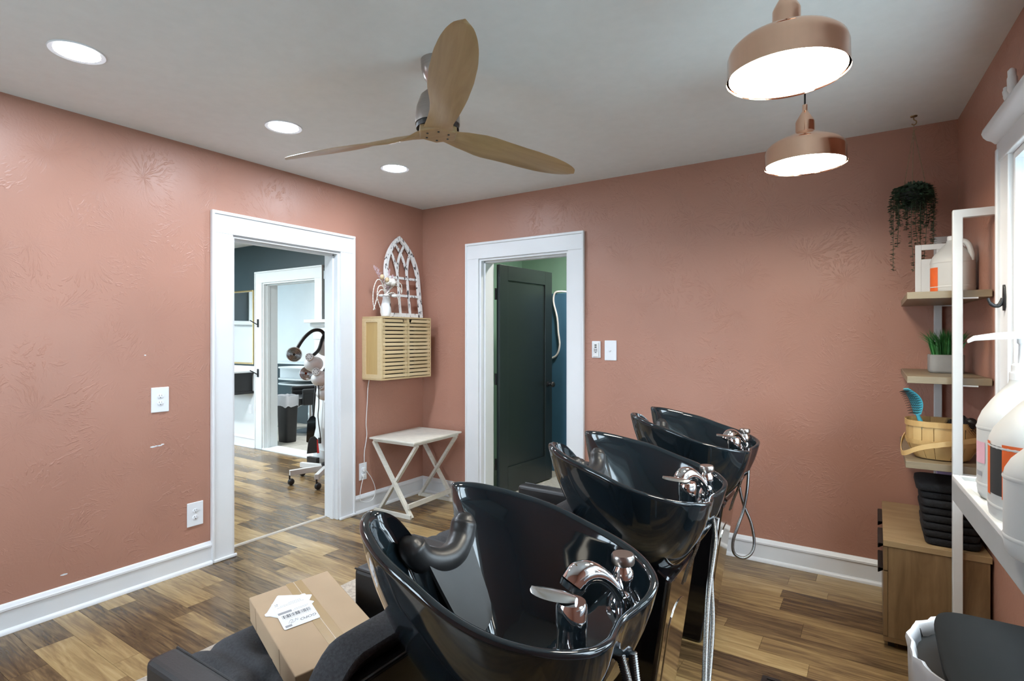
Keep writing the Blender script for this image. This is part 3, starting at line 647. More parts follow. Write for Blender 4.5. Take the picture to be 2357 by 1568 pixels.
for k in range(6):
    a = math.radians(15+60*k); MB().lathe([(.0040,-.0155),(.0050,-.0122)], 8, (.050*math.cos(a), .050*math.sin(a), 0)).build('screw', M_BLKMET, fan)
# ------------------------------------------------------------------ recessed ceiling lights and pendants
for (x, y), lb in zip(((.733,-2.822),(.716,-1.885),(.682,-1.018)), ('round recessed ceiling light nearest the camera in the left row', 'middle round recessed ceiling light of the left row', 'round recessed ceiling light nearest the far corner')):
    t = thing('recessed_light', lb, 'ceiling light', (x, y, CEIL), 0, 'recessed ceiling lights')
    MB().lathe([(.074,-.003),(.094,-.005),(.097,-.001),(.097,.001)], 36, cap0=False, cap1=False).build('trim_ring', M_TRIM, t, smooth=40)
    MB().lathe([(.0,-.0005),(.076,-.0035),(.076,0)], 36, cap0=False).build('lens', M_LED, t, smooth=40)
def pendant(x, y, zr, lb):
    t = thing('pendant_lamp', lb, 'pendant lamp', (x, y, zr), 0, 'copper pendant lamps')
    R0 = .150
    MB().lathe([(R0+.0015,0),(R0,.003),(R0-.001,.060),(R0-.006,.076),(R0-.020,.090),(.095,.108),(.055,.126),(.036,.136),(.034,.140),(.034,.138),(.050,.122),(.092,.104),(R0-.024,.086),(R0-.010,.074),(R0-.005,.058),(R0-.004,.006)], 56, cap0=False, cap1=False).build('shade', M_COPPER, t, smooth=28)
    MB().lathe([(.035,.130),(.035,.178),(.032,.186),(.012,.220),(.0095,.224),(.0095,.248),(.007,.250)], 28).build('lamp_cap', M_COPPER, t, smooth=20)
    MB().lathe([(.0,.0045),(R0-.005,.0045),(R0-.005,.007),(.0,.007)], 48, cap0=False, cap1=False).build('diffuser', M_PEND, t, smooth=30)
    MB().tube([(0,0,.245),(0,0,CEIL-zr-.015)], .0035, 8).build('cord', M_BLKMET, t)
    MB().lathe([(.060,CEIL-zr),(.060,CEIL-zr-.018),(.052,CEIL-zr-.024),(.006,CEIL-zr-.026)], 28).build('ceiling_rose', M_COPPER, t, smooth=40)
pendant(3.210, -2.058, 2.094, 'nearer copper pendant lamp cut by the top picture edge')
pendant(3.169, -1.168, 2.089, 'farther copper pendant lamp hanging lower in view beneath the nearer one')
# ------------------------------------------------------------------ bamboo wall cabinet, arch, vase
cab = thing('wall_cabinet', 'bamboo slatted two-door cabinet mounted on the wall in the corner', 'cabinet', (0, -.4205, 1.048))
hw, dp, hh = .2845, .22, .50
MB().box((.002,-hw,0),(dp,hw,.014)).box((.002,-hw,hh-.014),(dp,hw,hh)).box((.002,-hw+.003,.014),(.012,hw-.003,hh-.014)).build('carcass', M_BAMBOO, cab, bev=.002)
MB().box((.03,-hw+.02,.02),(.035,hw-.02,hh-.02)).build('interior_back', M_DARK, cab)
for s in (-1, 1):
    lo, hi = sorted((s*hw, s*(hw-.014)))
    MB().box((.002,lo,.014),(.045,hi,hh-.014)).box((dp-.045,lo,.014),(dp,hi,hh-.014)).box((.045,lo,.014),(dp-.045,hi,.045)).box((.045,lo,hh-.045),(dp-.045,hi,hh-.014)).build('side_frame', M_BAMBOO, cab)
    lo, hi = sorted((s*(hw-.005), s*(hw-.010))); MB().box((.044,lo,.044),(dp-.044,hi,hh-.044)).build('side_panel', M_BAMBOO_P, cab)
for s in (-1, 1):
    d = MB()
    y0, y1 = (-hw+.016, -.0015) if s < 0 else (.0015, hw-.016)
    z0, z1 = .016, hh-.016; n = 15; ph = (z1-z0)/n
    dr = MB().box((dp-.020,y0,z0),(dp-.008,y0+.028,z1)).box((dp-.020,y1-.028,z0),(dp-.008,y1,z1)).build('door', M_BAMBOO, cab)
    for k in range(n):
        a = z0+k*ph; lo, hi = a+.0042, a+ph-.0042
        if k == n-1:
            c = (y1-.055) if s < 0 else (y0+.055)
            poly = [(y0,lo),(y1,lo),(y1,hi-.021),(c+.008,hi-.021),(c,hi),(y0,hi)] if s < 0 else [(y0,lo),(y1,lo),(y1,hi),(c,hi),(c-.008,hi-.021),(y0,hi-.021)]
            MB().prism(poly, lambda p, q, d_: Vector((d_, p, q)), dp-.008, dp+.001).build('slat', M_BAMBOO, dr)
        else: MB().box((dp-.008,y0,lo),(dp+.001,y1,hi)).build('slat', M_BAMBOO, dr, bev=.0008)
        for ya in (y0, y1-.026): MB().box((dp-.012,ya,a-.0042 if k else a),(dp-.003,ya+.026,a+.0042)).build('spacer', M_BAMBOO, dr)
arch = thing('arch_frame', 'distressed white gothic arch window frame leaning on the wall above cabinet', 'wall decor', (.085, -.315, 1.548))
AW, AH, SP = .205, .70, .34                 # half width, height, spring height
lean = math.atan2(.078, AH)
Ra = ((AH-SP)**2+AW**2)/(2*AW)
def outl(off, n=14):
    pts = [(-AW+off, off)]; r = Ra-off; a1 = math.acos((Ra-AW)/r) if (Ra-AW) < r else 0
    for i in range(n+1): a = PI - a1*i/n; pts.append((Ra-AW+r*math.cos(a), SP+r*math.sin(a)))
    return pts + [(-x, z) for x, z in pts[::-1][1:]]
def fa(y, z, d): return Vector((d*math.cos(lean)-z*math.sin(lean), y, z*math.cos(lean)+d*math.sin(lean)))
o1, o2 = outl(0), outl(.036)
mm = MB(); n = len(o1)
rings = [[fa(*o1[i], 0), fa(*o1[i], .022), fa(*o2[i], .022), fa(*o2[i], 0)] for i in range(n)]
for i in range(n): 
    for j in range(4):
        pass
b0 = len(mm.v)
for r in rings: mm.v += r
for i in range(n):
    k = (i+1) % n
    for j in range(4):
        l = (j+1) % 4; mm.f.append([b0+i*4+j, b0+k*4+j, b0+k*4+l, b0+i*4+l])
mm.build('arch_surround', M_DIST, arch, bev=.002)
sw = (AW-.036)*2/3
for x in (-sw/2, sw/2): MB().prism([(x-.008,.03),(x+.008,.03),(x+.008,SP),(x-.008,SP)], fa, .004, .018).build('mullion', M_DIST, arch)
for z in (.185, .335): MB().prism([(-AW+.034,z-.010),(AW-.034,z-.010),(AW-.034,z+.010),(-AW+.034,z+.010)], fa, .003, .019).build('crossbar', M_DIST, arch)
def in_arch(x, z): return abs(x) < AW-.03 and math.hypot(abs(x)-(-(Ra-AW)), z-SP) < Ra-.03
for x in (-sw/2, sw/2):
    for s in (-1, 1):
        pts = []
        for i in range(40):
            a = i/39*1.2; px_ = x+s*(-Ra+ Ra*math.cos(a))*1.0; pz = SP+Ra*math.sin(a)
            if not in_arch(px_, pz): break
            pts.append((px_, pz))
        if len(pts) < 3: continue
        rg = []
        for i, (a, b) in enumerate(pts):
            p0 = pts[max(i-1,0)]; p1 = pts[min(i+1,len(pts)-1)]; dx, dz = p1[0]-p0[0], p1[1]-p0[1]; l = math.hypot(dx, dz); nx, nz_ = -dz/l*.008, dx/l*.008
            rg.append([fa(a+nx,b+nz_,.004+s*.0005), fa(a+nx,b+nz_,.018+s*.0005), fa(a-nx,b-nz_,.018+s*.0005), fa(a-nx,b-nz_,.004+s*.0005)])
        MB().loft(rg).build('tracery', M_DIST, arch)
vz = thing('flower_vase', 'small white vase of dried pink and cream flowers on the bamboo cabinet', 'vase', (.145, -.590, 1.548))
MB().lathe([(.020,0),(.034,.006),(.042,.035),(.041,.070),(.030,.110),(.022,.145),(.026,.170),(.030,.178),(.026,.176),(.018,.145)], 24, cap1=False).build('vase_body', M_WHPL, vz, smooth=50)
rnd = random.Random(11)
def petal_ball(c, r, name, mt):
    mm = MB()
    for k in range(12):
        a = k*2.4; el = .2+.9*k/12; d = Vector((math.cos(a)*math.cos(el), math.sin(a)*math.cos(el), math.sin(el)))
        mm.sphere(Vector(c)+d*r*.55, r*.55, (.9,.9,.75), 8, 6)
    return mm.build(name, mt, vz, smooth=80)
petal_ball((.02,.022,.245), .044, 'rose', M_CREAM)
mm = MB()
for k in range(7):
    a = rnd.uniform(0, 2*PI); c = Vector((.012*math.cos(a)+.008, .012*math.sin(a)+.02*math.cos(k), .180)); mm.sphere(c+Vector((.018*math.cos(a), .03*math.sin(a), -.012)), .020, (1,1,.5), 8, 6)
mm.build('drooping_petals', M_WHPL, vz, smooth=80)
for (dx, dy, dz) in ((0,-.10,.34),(0,-.07,.33),(0,.035,.335),(.0,.065,.30),(.0,.09,.27)):
    path = cr([(0,0,.165),(dx*.4,dy*.4,.165+(dz-.165)*.55),(dx,dy,dz)], 8); mm = MB().tube(path, .0012, 5)
    for p in path[len(path)//3:]:
        for k in range(5):
            q = p+Vector((rnd.uniform(-.008,.008), rnd.uniform(-.014,.014), rnd.uniform(.005,.02))); mm.tube([p, q], [.0022,.0005], 4)
    mm.build('pink_plume', M_ROSEP, vz)
for pth in ([(0,0,.17),(.02,-.05,.25),(.03,-.10,.26),(.03,-.13,.20),(.03,-.135,.12),(.03,-.12,.075)], [(0,0,.17),(.02,-.045,.225),(.03,-.09,.215),(.03,-.10,.15),(.03,-.075,.09),(.03,-.065,.07)], [(0,0,.17),(.03,-.05,.20),(.03,-.085,.185),(.03,-.115,.11),(.03,-.13,.07)],
            [(0,0,.17),(.02,.06,.255),(.03,.11,.25),(.03,.12,.20)], [(0,0,.17),(.02,.055,.235),(.03,.10,.225),(.03,.115,.19)], [(0,0,.17),(.02,.05,.19),(.03,.085,.15),(.03,.09,.115)]):
    p = cr(pth, 8); mm = MB().tube(p, .0025, 6)
    for i in range(0, len(p), 2):
        mm.sphere(p[i], .0042, (1,1,1), 6, 4)
    mm.build('curly_sprig', M_CREAM, vz, smooth=60)
for c in ((.03,-.058,.283), (.03,-.015,.268)): MB().sphere(c, .015, (1,1,1.15), 10, 8).tube([(0,0,.17), c], .001, 4).build('poppy_pod', mat('pod', (.55,.40,.24), .7), vz, smooth=60)
for o_ in [x for x in COL.objects if x.parent == vz and not x.name.startswith('vase_body')]: o_.scale = (1.22,)*3; o_.location = (0, 0, -.165*.22)
# cord from the cabinet to the outlet
def outlet(y, z, lb, w=.094, h=.142, face='left'):
    t = thing('wall_outlet', lb, 'outlet', (0, y, z-h/2), 0, 'white duplex wall outlets')
    MB().box((0,-w/2,0),(.0065,w/2,h)).build('cover_plate', M_OUT, t, bev=.004)
    for s in (-1, 1):
        c = h/2+s*.0195
        r = MB().lathe([(.0168,.0062),(.0168,.0088),(.0155,.0095)], 24, (0,0,0), Matrix.Translation((0,0,c)) @ Matrix.Rotation(PI/2, 4, 'Y') @ Matrix.Diagonal((.82,1,1,1))).build('receptacle', M_OUT, t, smooth=40)
        MB().box((.0092,-.0075,c+.001),(.0099,-.0052,c+.010)).box((.0092,.0052,c+.002),(.0099,.0073,c+.009)).lathe([(.0026,.0092),(.0026,.0099)], 10, (0,0,0), Matrix.Translation((0,0,c-.007)) @ Matrix.Rotation(PI/2, 4, 'Y')).build('slot', M_SLOT, r)
    MB().lathe([(.003,.0062),(.0025,.0072)], 10, (0,0,0), Matrix.Translation((0,0,h/2)) @ Matrix.Rotation(PI/2, 4, 'Y')).build('screw', M_OUT, t)
outlet(-2.188, 1.03, 'white duplex wall outlet halfway up the left wall'); outlet(-1.994, .327, 'white duplex wall outlet low beside the left doorway'); outlet(-.698, .318, 'white duplex wall outlet with cord plugged in beside small white table', .078, .135)
cord = thing('power_cord', 'thin white power cord hanging from bamboo cabinet to the outlet', 'cord', (0,0,0))
MB().tube(cr([(.03,-.655,1.05),(.014,-.655,.98),(.012,-.66,.86),(.012,-.672,.70),(.012,-.665,.60),(.014,-.69,.48),(.022,-.70,.40),(.028,-.702,.36)], 8), .0032, 6).build('cable', M_WIRE, cord, smooth=60)
MB().tube(cr([(.022,-.702,.29),(.030,-.735,.22),(.034,-.755,.12),(.036,-.72,.085),(.038,-.66,.075),(.036,-.61,.10),(.036,-.60,.17),(.030,-.63,.25),(.028,-.665,.30),(.022,-.685,.335)], 8), .0026, 6).build('cable', M_WIRE, cord, smooth=60)
MB().box((.0099,-.716,.276),(.030,-.686,.300)).build('plug', M_WHPL, cord, bev=.004); MB().box((.0099,-.712,.322),(.034,-.690,.352)).build('plug', M_WHPL, cord, bev=.004)
# small white folding table
tb = thing('side_table', 'small white washed folding table with crossed legs in the corner', 'table', (.262, -.355, 0), math.radians(2))
tw, tl, th = .235, .30, .588
MB().box((-tw,-tl,th-.014),(tw,tl,th)).build('tabletop', M_WHITEW, tb, bev=.003)
MB().box((-tw+.02,-tl+.02,th-.034),(tw-.02,tl-.02,th-.014)).build('table_apron', M_WHITEW, tb, bev=.002)
for s in (-1, 1):
    y = s*(tl-.035)
    MB().bar((-tw+.02,y,th-.034),(tw-.055,y,.0),.020,.034,(0,1,0)).build('leg', M_WHITEW, tb)
    MB().bar((tw-.02,y-s*.020,th-.034),(-tw+.055,y-s*.020,.0),.020,.034,(0,1,0)).build('leg', M_WHITEW, tb)
    MB().box((-tw+.045,y-.03,.0),(tw-.045,y-.012,.030)).build('foot_rail', M_WHITEW, tb)
MB().bar((tw-.085,-tl+.03,.085),(tw-.085,tl-.03,.085),.018,.036).build('stretcher', M_WHITEW, tb)
# switches on the back wall
rm = thing('fan_remote', 'small white wall-mounted remote with black buttons beside doorway', 'remote', (1.706, 0, 1.235))
MB().box((-.034,-.012,0),(.034,0,.122)).build('remote_cradle', M_OUT, rm, bev=.004); body = MB().box((-.022,-.020,.008),(.022,-.011,.112)).build('remote_body', M_WHPL, rm, bev=.004)
for k, z in enumerate((.093, .078)): MB().lathe([(.0085,0),(.008,.002)], 16, (0,0,0), Matrix.Translation((0,-.0198,z)) @ Matrix.Rotation(PI/2, 4, 'X') @ Matrix.Diagonal((1.2,.55,1,1))).build('button', M_SLOT, rm)
for z in (.063, .051):
    for x in (-.009, 0, .009): MB().box((x-.003,-.0215,z-.003),(x+.003,-.0195,z+.003)).build('button', M_SLOT, rm)
MB().box((-.007,-.0215,.037),(.007,-.0195,.042)).build('button', M_SLOT, rm)
sw = thing('light_switch', 'white wall plate with single toggle switch right of the remote', 'switch', (1.816, 0, 1.218))
MB().box((-.046,-.0065,0),(.046,0,.144)).build('cover_plate', M_OUT, sw, bev=.004); MB().bar((0,-.005,.074),(0,-.020,.064),.009,.010,(0,0,1)).build('toggle', M_OUT, sw, bev=.002)
for z in (.042, .102): MB().lathe([(.003,.006),(.0022,.0075)], 8, (0,0,0), Matrix.Translation((0,0,z)) @ Matrix.Rotation(PI/2, 4, 'X')).build('screw', M_OUT, sw)
# ------------------------------------------------------------------ shelf unit in the right corner
su = thing('shelf_unit', 'white metal frame shelf unit with oak shelves over an oak cabinet', 'shelf', (0,0,0))
def wx(y, off=0): return 3.771-SLP*y-off           # x of the right wall face at y
YN, YF = -.745, -.04; XF = 3.525
def uframe(y, xp, nm, w=.034, top=1.917):
    xe = wx(y)-.035
    xe = wx(y)-.002
    MB().prism([(xp,0),(xp+w,0),(xp+w,top-w),(xe,top-w),(xe,top),(xp,top)], lambda a, z, d: Vector((a, d, z)), y-w/2, y+w/2).build(nm, M_WHMET, su, bev=.003)
uframe(YN-.022, 3.678, 'frame'); uframe(YF+.016, 3.668, 'frame')
for z, x0 in ((1.584, XF), (1.217, XF), (.846, XF-.005)):
    s = MB().prism([(x0,YN),(wx(YN)-.006,YN),(wx(YF)-.006,YF),(x0,YF)], lambda a, b, d: Vector((a, b, d)), z-.030, z).build('shelf_board', M_OAKG, su, bev=.0015)
    for b_ in (YN-.004, YF-.034): MB().box((3.70,b_,z-.036),(3.765,b_+.034,z-.030)).build('shelf_bracket', M_WHMET, s)
CX0, CT = 3.438, .484
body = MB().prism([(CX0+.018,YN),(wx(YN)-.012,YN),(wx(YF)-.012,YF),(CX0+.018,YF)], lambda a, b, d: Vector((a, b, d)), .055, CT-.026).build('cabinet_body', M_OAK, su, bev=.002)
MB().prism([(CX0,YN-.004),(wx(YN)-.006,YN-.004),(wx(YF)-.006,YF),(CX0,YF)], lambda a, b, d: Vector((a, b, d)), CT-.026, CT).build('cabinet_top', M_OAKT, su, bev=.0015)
MB().prism([(CX0,YN),(wx(YN)-.012,YN),(wx(YF)-.012,YF),(CX0,YF)], lambda a, b, d: Vector((a, b, d)), .035, .055).build('cabinet_plinth', M_OAK, su)
for y0, y1 in ((YN, (YN+YF)/2-.0015), ((YN+YF)/2+.0015, YF)):
    for z0, z1 in ((.058, .345), (.350, CT-.028)):
        d = MB().box((CX0,y0+.001,z0),(CX0+.017,y1,z1)).build('cabinet_front', M_OAK, su, bev=.001)
        zc = z1-.002; MB().prism([(CX0+.012,zc-.003),(CX0-.020,zc-.003),(CX0-.020,zc-.022),(CX0-.017,zc-.022),(CX0-.017,zc),(CX0+.012,zc)], lambda a, z_, d_: Vector((a, d_, z_)), y0+.045, y0+.285).build('handle', M_BLKMET, d)
for x in (CX0+.03, wx(YN)-.06):
    for y in (YN+.05, YF-.05): MB().box((x-.012,y-.012,0),(x+.012,y+.012,.036)).build('foot', M_BLKMET, su)
# jugs
def jug(loc, lb, r=.080, h=.265, rz=0, label=None, pump=None, rx=1.0, group=None, cat='bottle'):
    t = thing('plastic_jug', lb, cat, loc, rz, group)
    prof = [(.90,0),(.97,.008),(1,.025),(1,.44),(1.0,.55),(.975,.60),(.88,.67),(.68,.76),(.45,.845),(.31,.89),(.28,.935)]
    rr = [sring(0,0,z*h if i > 2 else z,r*k*rx,r*k,36,2.5 if k > .8 else 2.1) for i, (k, z) in enumerate(prof)]
    b = MB().loft(rr).build('jug_body', M_HDPE, t, smooth=50)
    for zz in (.035, h*.55): MB().loft([sring(0,0,zz-.004,r*1.0*rx,r*1.0,36,2.5), sring(0,0,zz,r*1.018*rx,r*1.018,36,2.5), sring(0,0,zz+.004,r*1.0*rx,r*1.0,36,2.5)], True, False, False).build('jug_rib', M_HDPE, b, smooth=60)
    if not pump:
        MB().tube(cr([(-r*.26*rx,0,h*.90),(-r*.58*rx,0,h*.90),(-r*.80*rx,0,h*.82),(-r*.92*rx,0,h*.68),(-r*.92*rx,0,h*.56)], 6), .0115, 10).build('jug_handle', M_HDPE, t, smooth=60)
        MB().lathe([(.021,h*.93),(.021,h*.93+.018),(.019,h*.93+.021)], 24).build('cap', M_WHPL, t, smooth=40)
    else:
        MB().lathe([(.024,h*.925),(.024,h*.925+.016),(.020,h*.925+.018),(.020,h*.925+.034),(.016,h*.925+.038)], 24).build('pump_collar', M_WHPL, t, smooth=40)
        MB().lathe([(.009,h*.95),(.007,h*.95+.075),(.010,h*.95+.078),(.010,h*.95+.098)], 14).build('pump_stem', M_WHPL, t, smooth=40)
        d = Vector((math.cos(pump), math.sin(pump), 0)); z = h*.95+.093; up = Vector((0,0,1)); sd = d.cross(up)
        rg = [[d*l + up*(z+dz) + sd*w_*sx + up*hh_*sz for sx, sz in ((-1,-1),(1,-1),(1,1),(-1,1))] for l, dz, w_, hh_ in ((-.035,.004,.011,.006),(0,.004,.012,.009),(.05,.001,.010,.008),(.088,-.004,.008,.006),(.100,-.012,.006,.004))]
        MB().loft(rg).build('pump_spout', M_WHPL, t, bev=.002)
    if label:
        for (a0, a1, z0, z1, m_) in label:
            n = 14; lo = []; hi = []
            def sp(a, z):
                c, s_ = math.cos(a), math.sin(a); p = 2.5; q = 1.006
                return Vector((r*rx*q*math.copysign(abs(c)**(2/p), c), r*q*math.copysign(abs(s_)**(2/p), s_), z))
            mm = MB().loft([[sp(a0+(a1-a0)*i/n, z0) for i in range(n+1)], [sp(a0+(a1-a0)*i/n, z1) for i in range(n+1)]], False, False, False)
            mm.build('jug_label', m_, b)
    return t
jug((3.708, -.455, 1.584), 'white gallon jug with orange label on the top shelf', .080, .268, math.radians(150), [(math.radians(38), math.radians(78), .012, .125, M_ORANGE), (math.radians(30), math.radians(38), .012, .060, M_PAPER)])
# panel with cut-outs behind the jug
pn = thing('cutout_panel', 'white flat panel with square cut-out corners behind the top shelf jug', 'panel', (3.660, -.30, 1.584))
MB().box((-.085,0,0),(-.060,.012,.262)).box((.085,0,0),(.110,.012,.262)).box((-.060,0,.235),(.085,.012,.262)).box((-.060,0,0),(.085,.012,.190)).box((.0,0,.19),(.03,.012,.235)).build('panel_board', M_WHPL, pn, bev=.002)
# grass planter
gp = thing('grass_planter', 'grey cement planter of green artificial grass on the middle shelf', 'potted plant', (3.690, -.365, 1.217))
rnd = random.Random(5)
rr = [sring(0,0,z,.068*k,.068*k,40,5) for k, z in ((.90,0),(.97,.004),(1,.012),(1,.082),(.985,.087),(.90,.087),(.89,.072))]
for r in rr[2:4]:
    for p in r: p.x += rnd.uniform(-.0012,.0012); p.y += rnd.uniform(-.0012,.0012)
MB().loft(rr).build('planter', M_CONC, gp, smooth=50)
mm = MB()
for k in range(330):
    a = rnd.uniform(0, 2*PI); r0 = .052*math.sqrt(rnd.random()); b = Vector((r0*math.cos(a), r0*math.sin(a), .070)); out = Vector((math.cos(a), math.sin(a), 0))
    ln = rnd.uniform(.09, .155); sp = rnd.uniform(.1, .9)*r0/.052*.095; p1 = b+out*sp*.35+Vector((0,0,ln*.6)); p2 = b+out*sp*1.1+Vector((rnd.uniform(-.01,.01), rnd.uniform(-.01,.01), ln*(1-.25*sp/.09)))
    w = rnd.uniform(.0022,.0038); s = out.cross(Vector((0,0,1)))
    s = (s*math.cos(k)+out*math.sin(k)).normalized()
    mm.add([b-s*w, b+s*w, p1+s*w*.9, p2, p1-s*w*.9], [(0,1,2,4),(4,2,3)])
g = mm.build('grass', M_LEAF, gp); g['kind'] = 'stuff'
# chip basket of brushes
bk = thing('chip_basket', 'honey coloured wood chip basket with handles on the lowest shelf', 'basket', (3.655, -.595, .8465))
RX, RY, HB = .128, .105, .165
def bpt(a, t, off=0):
    k = .74+.26*math.sin(min(t*1.9, 1)*PI/2)
    c, s = math.cos(a), math.sin(a); p = 2.6
    return Vector(((RX*k+off)*math.copysign(abs(c)**(2/p), c), (RY*k+off)*math.copysign(abs(s)**(2/p), s), .004+HB*t))
NS = 18
for i in range(NS):
    a0 = 2*PI*(i+.03)/NS; a1 = 2*PI*(i+.97)/NS; off = .0015*(i % 2)
    rg = []
    for t in (0,.05,.12,.22,.35,.5,.75,1):
        row = [bpt(a0+(a1-a0)*j/4, t, off) for j in range(5)]; rg.append(row+[p*0.985+Vector((0,0,.015*p.z)) for p in row[::-1]])
    MB().loft(rg).build('stave', M_CHIP, bk, smooth=60)
MB().loft([sring(0,0,.004,RX*.74,RY*.74,36,2.6), sring(0,0,.007,RX*.74,RY*.74,36,2.6)]).build('basket_base', M_CHIP, bk)
def band(t0, t1, off, nm):
    n = 72; rg = []
    for i in range(n):
        a = 2*PI*i/n; rg.append([bpt(a,t0,off), bpt(a,t1,off), bpt(a,t1,off+.0025), bpt(a,t0,off+.0025)])
    rg.append([p.copy() for p in rg[0]])
    return MB().loft(rg, True, False, False).build(nm, M_CHIP, bk)
band(.86, 1.01, .003, 'rim_band'); band(.38, .50, .0022, 'waist_band')
hp = cr([bpt(math.radians(-15), .50, .008), bpt(math.radians(-40), .62, .020), bpt(math.radians(-75), .56, .030), bpt(math.radians(-110), .36, .040), bpt(math.radians(-145), .12, .052), bpt(math.radians(-172), .14, .040), bpt(math.radians(-188), .34, .020), bpt(math.radians(-200), .50, .008)], 8)
rg = []
for p in hp:
    o = Vector((p.x, p.y, 0)).normalized()*.0022; rg.append([p+Vector((0,0,-.011)), p+Vector((0,0,.011)), p+Vector((0,0,.011))+o, p+Vector((0,0,-.011))+o])
MB().loft(rg).build('basket_handle', M_CHIP, bk, smooth=60)
BZ = .8465
def paddle(loc, rz, tilt, lb, mt, kind):
    t = thing('hair_brush', lb, 'brush', loc, rz, 'hair brushes in the basket'); t.rotation_euler = (tilt[0], tilt[1], rz)
    if kind == 'paddle':
        az = Vector((-.055,-.03,.15)).normalized(); ay = Vector((.75,.62,.1)); ay = (ay-az*ay.dot(az)).normalized(); ax = ay.cross(az)
        M_ = Matrix((ax, ay, az)).transposed().to_4x4(); M_.translation = Vector(loc); t.matrix_world = M_
    MB().loft([sring(0,0,z,.0085*k,.0085*k,10) for k, z in ((.8,0),(1,.01),(1.1,.06),(.8,.095))]).build('brush_handle', M_BLKMET if kind == 'round' else mt, t, smooth=60)
    if kind == 'paddle':
        rg = []
        for i in range(13):
            s = i/12; z = .09+.125*s; w = .036*math.sin(PI*(.14+.76*s))**.7; c = .020*math.sin(PI*s)
            rg.append([Vector((w*math.cos(a), -.0+c+.0065*math.sin(a), z)) for a in [2*PI*k/14 for k in range(14)]])
        MB().loft(rg).build('brush_back', mt, t, smooth=60)
        mm = MB()
        for i in range(11):
            for j in range(7):
                s = .08+.84*i/10; z = .09+.125*s; w = .032*math.sin(PI*(.14+.76*s))**.7; x = -w+2*w*j/6; c = .020*math.sin(PI*s); mm.tube([(x, c, z), (x*1.05, c-.026, z+.002)], [.0009,.0011], 4)
        b = mm.build('bristles', M_BLKMET, t); b['kind'] = 'stuff'
    else:
        MB().lathe([(.013,.085),(.019,.092),(.019,.155),(.012,.162)], 18).build('brush_barrel', M_BLKMET, t, smooth=40)
        mm = MB()
        for i in range(12):
            for j in range(16):
                a = 2*PI*(j+.5*(i % 2))/16; z = .094+.058*i/11; mm.tube([(.018*math.cos(a), .018*math.sin(a), z), (.030*math.cos(a), .030*math.sin(a), z)], [.0008,.0006], 3, False)
        b = mm.build('bristles', M_BLKMET, t); b['kind'] = 'stuff'
paddle((3.598, -.605, BZ+.110), math.radians(62), (math.radians(4), math.radians(-12)), 'turquoise vented paddle brush sticking up at the left of the basket', M_TURQ, 'paddle')
paddle((3.640, -.570, BZ+.03), math.radians(40), (math.radians(25), math.radians(10)), 'black round brush low beside the turquoise paddle brush', M_BLKMET, 'round')
paddle((3.695, -.540, BZ+.035), math.radians(10), (math.radians(-12), math.radians(18)), 'black round brush in the middle of the basket', M_BLKMET, 'round')
paddle((3.715, -.615, BZ+.050), math.radians(-40), (math.radians(10), math.radians(28)), 'black round brush tilted at the right of the basket', M_BLKMET, 'round')
# folded black towels on the cabinet
z = CT+.0005; NT = 8
ords = ['bottom','second','third','fourth','fifth','sixth','seventh','topmost']
for k in range(NT):
    hT = .0305; sx = .100+rnd.uniform(-.005,.005); sy = .135+rnd.uniform(-.006,.006)
    t = MB(); rg = []
    for zz, kk in ((.0,.93),(.003,.985),(.011,1.0),(.020,1.0),(.0265,.985),(.0295,.93)):
        ring = sring(rnd.uniform(-.001,.001), 0, zz, sx*kk, sy*kk, 48, 7)
        for p in ring: p.z += .0012*math.sin(p.x*40)*math.cos(p.y*30); 
        rg.append(ring)
    t.loft(rg); o = t.build('folded_towel', M_TOWEL, smooth=60)
    o.location = (3.690+rnd.uniform(-.006,.004)-.004*k*.8, -.575+rnd.uniform(-.008,.008), z+.001); z += hT+.0022
    tag(o, f'folded black towel, {ords[k]} of the stack on the oak cabinet' if 0 < k < 7 else f'{ords[k]} folded black towel of the stack on the oak cabinet', 'towel', 'folded black towels')
tag(MB().box((-.035,-.02,0),(.035,.02,.30)).build('lilac_carton', M_LILAC, bev=.002, loc=(3.70,-.22,CT)), 'slim lilac carton standing behind the black towels', 'carton')
# white wall ledge with three jugs
LZ = 1.012
lg = thing('wall_ledge', 'white narrow wall ledge with raised rim along the window wall', 'ledge', RW, PHI)
LX, LY0, LY1 = -.296, -3.25, -1.80
MB().box((LX,LY0,LZ-.062),(-.0,LY1,LZ-.004)).build('ledge_board', M_WHMET, lg, bev=.002)
for lo, hi in (((LX,LY0,LZ-.062),(LX+.016,LY1,LZ+.006)), ((LX+.016,LY1-.016,LZ-.062),(-.0,LY1,LZ+.006)), ((LX+.016,LY0,LZ-.062),(0,LY0+.016,LZ+.006))):
    MB().box(lo, hi).build('ledge_rim', M_WHMET, lg, bev=.002)
for y in (-2.1, -2.9): MB().prism([(0,LZ-.062),(-.20,LZ-.062),(-.20,LZ-.075),(-.02,LZ-.24),(0,LZ-.24)], lambda a, z_, d: Vector((a, d, z_)), y-.012, y+.012).build('bracket', M_WHMET, lg)
jug((3.697, -1.985, LZ-.004), 'white pump jug with pink label, farthest on the white ledge', .082, .304, math.radians(170), [(math.radians(14), math.radians(44), .085, .135, M_PINK), (math.radians(18), math.radians(36), .055, .066, M_INKG)], pump=math.radians(12), cat='bottle')
jug((3.692, -2.195, LZ-.004), 'white jug with orange and black label, middle of the white ledge', .082, .285, math.radians(185), [(math.radians(30), math.radians(84), .055, .165, M_ORANGE), (math.radians(2), math.radians(30), .060, .160, M_SLOT), (math.radians(-6), math.radians(2), .055, .165, M_ORANGE)])
jug((3.692, -2.420, LZ-.004), 'white jug without visible label, nearest on the white ledge', .088, .250, math.radians(60))
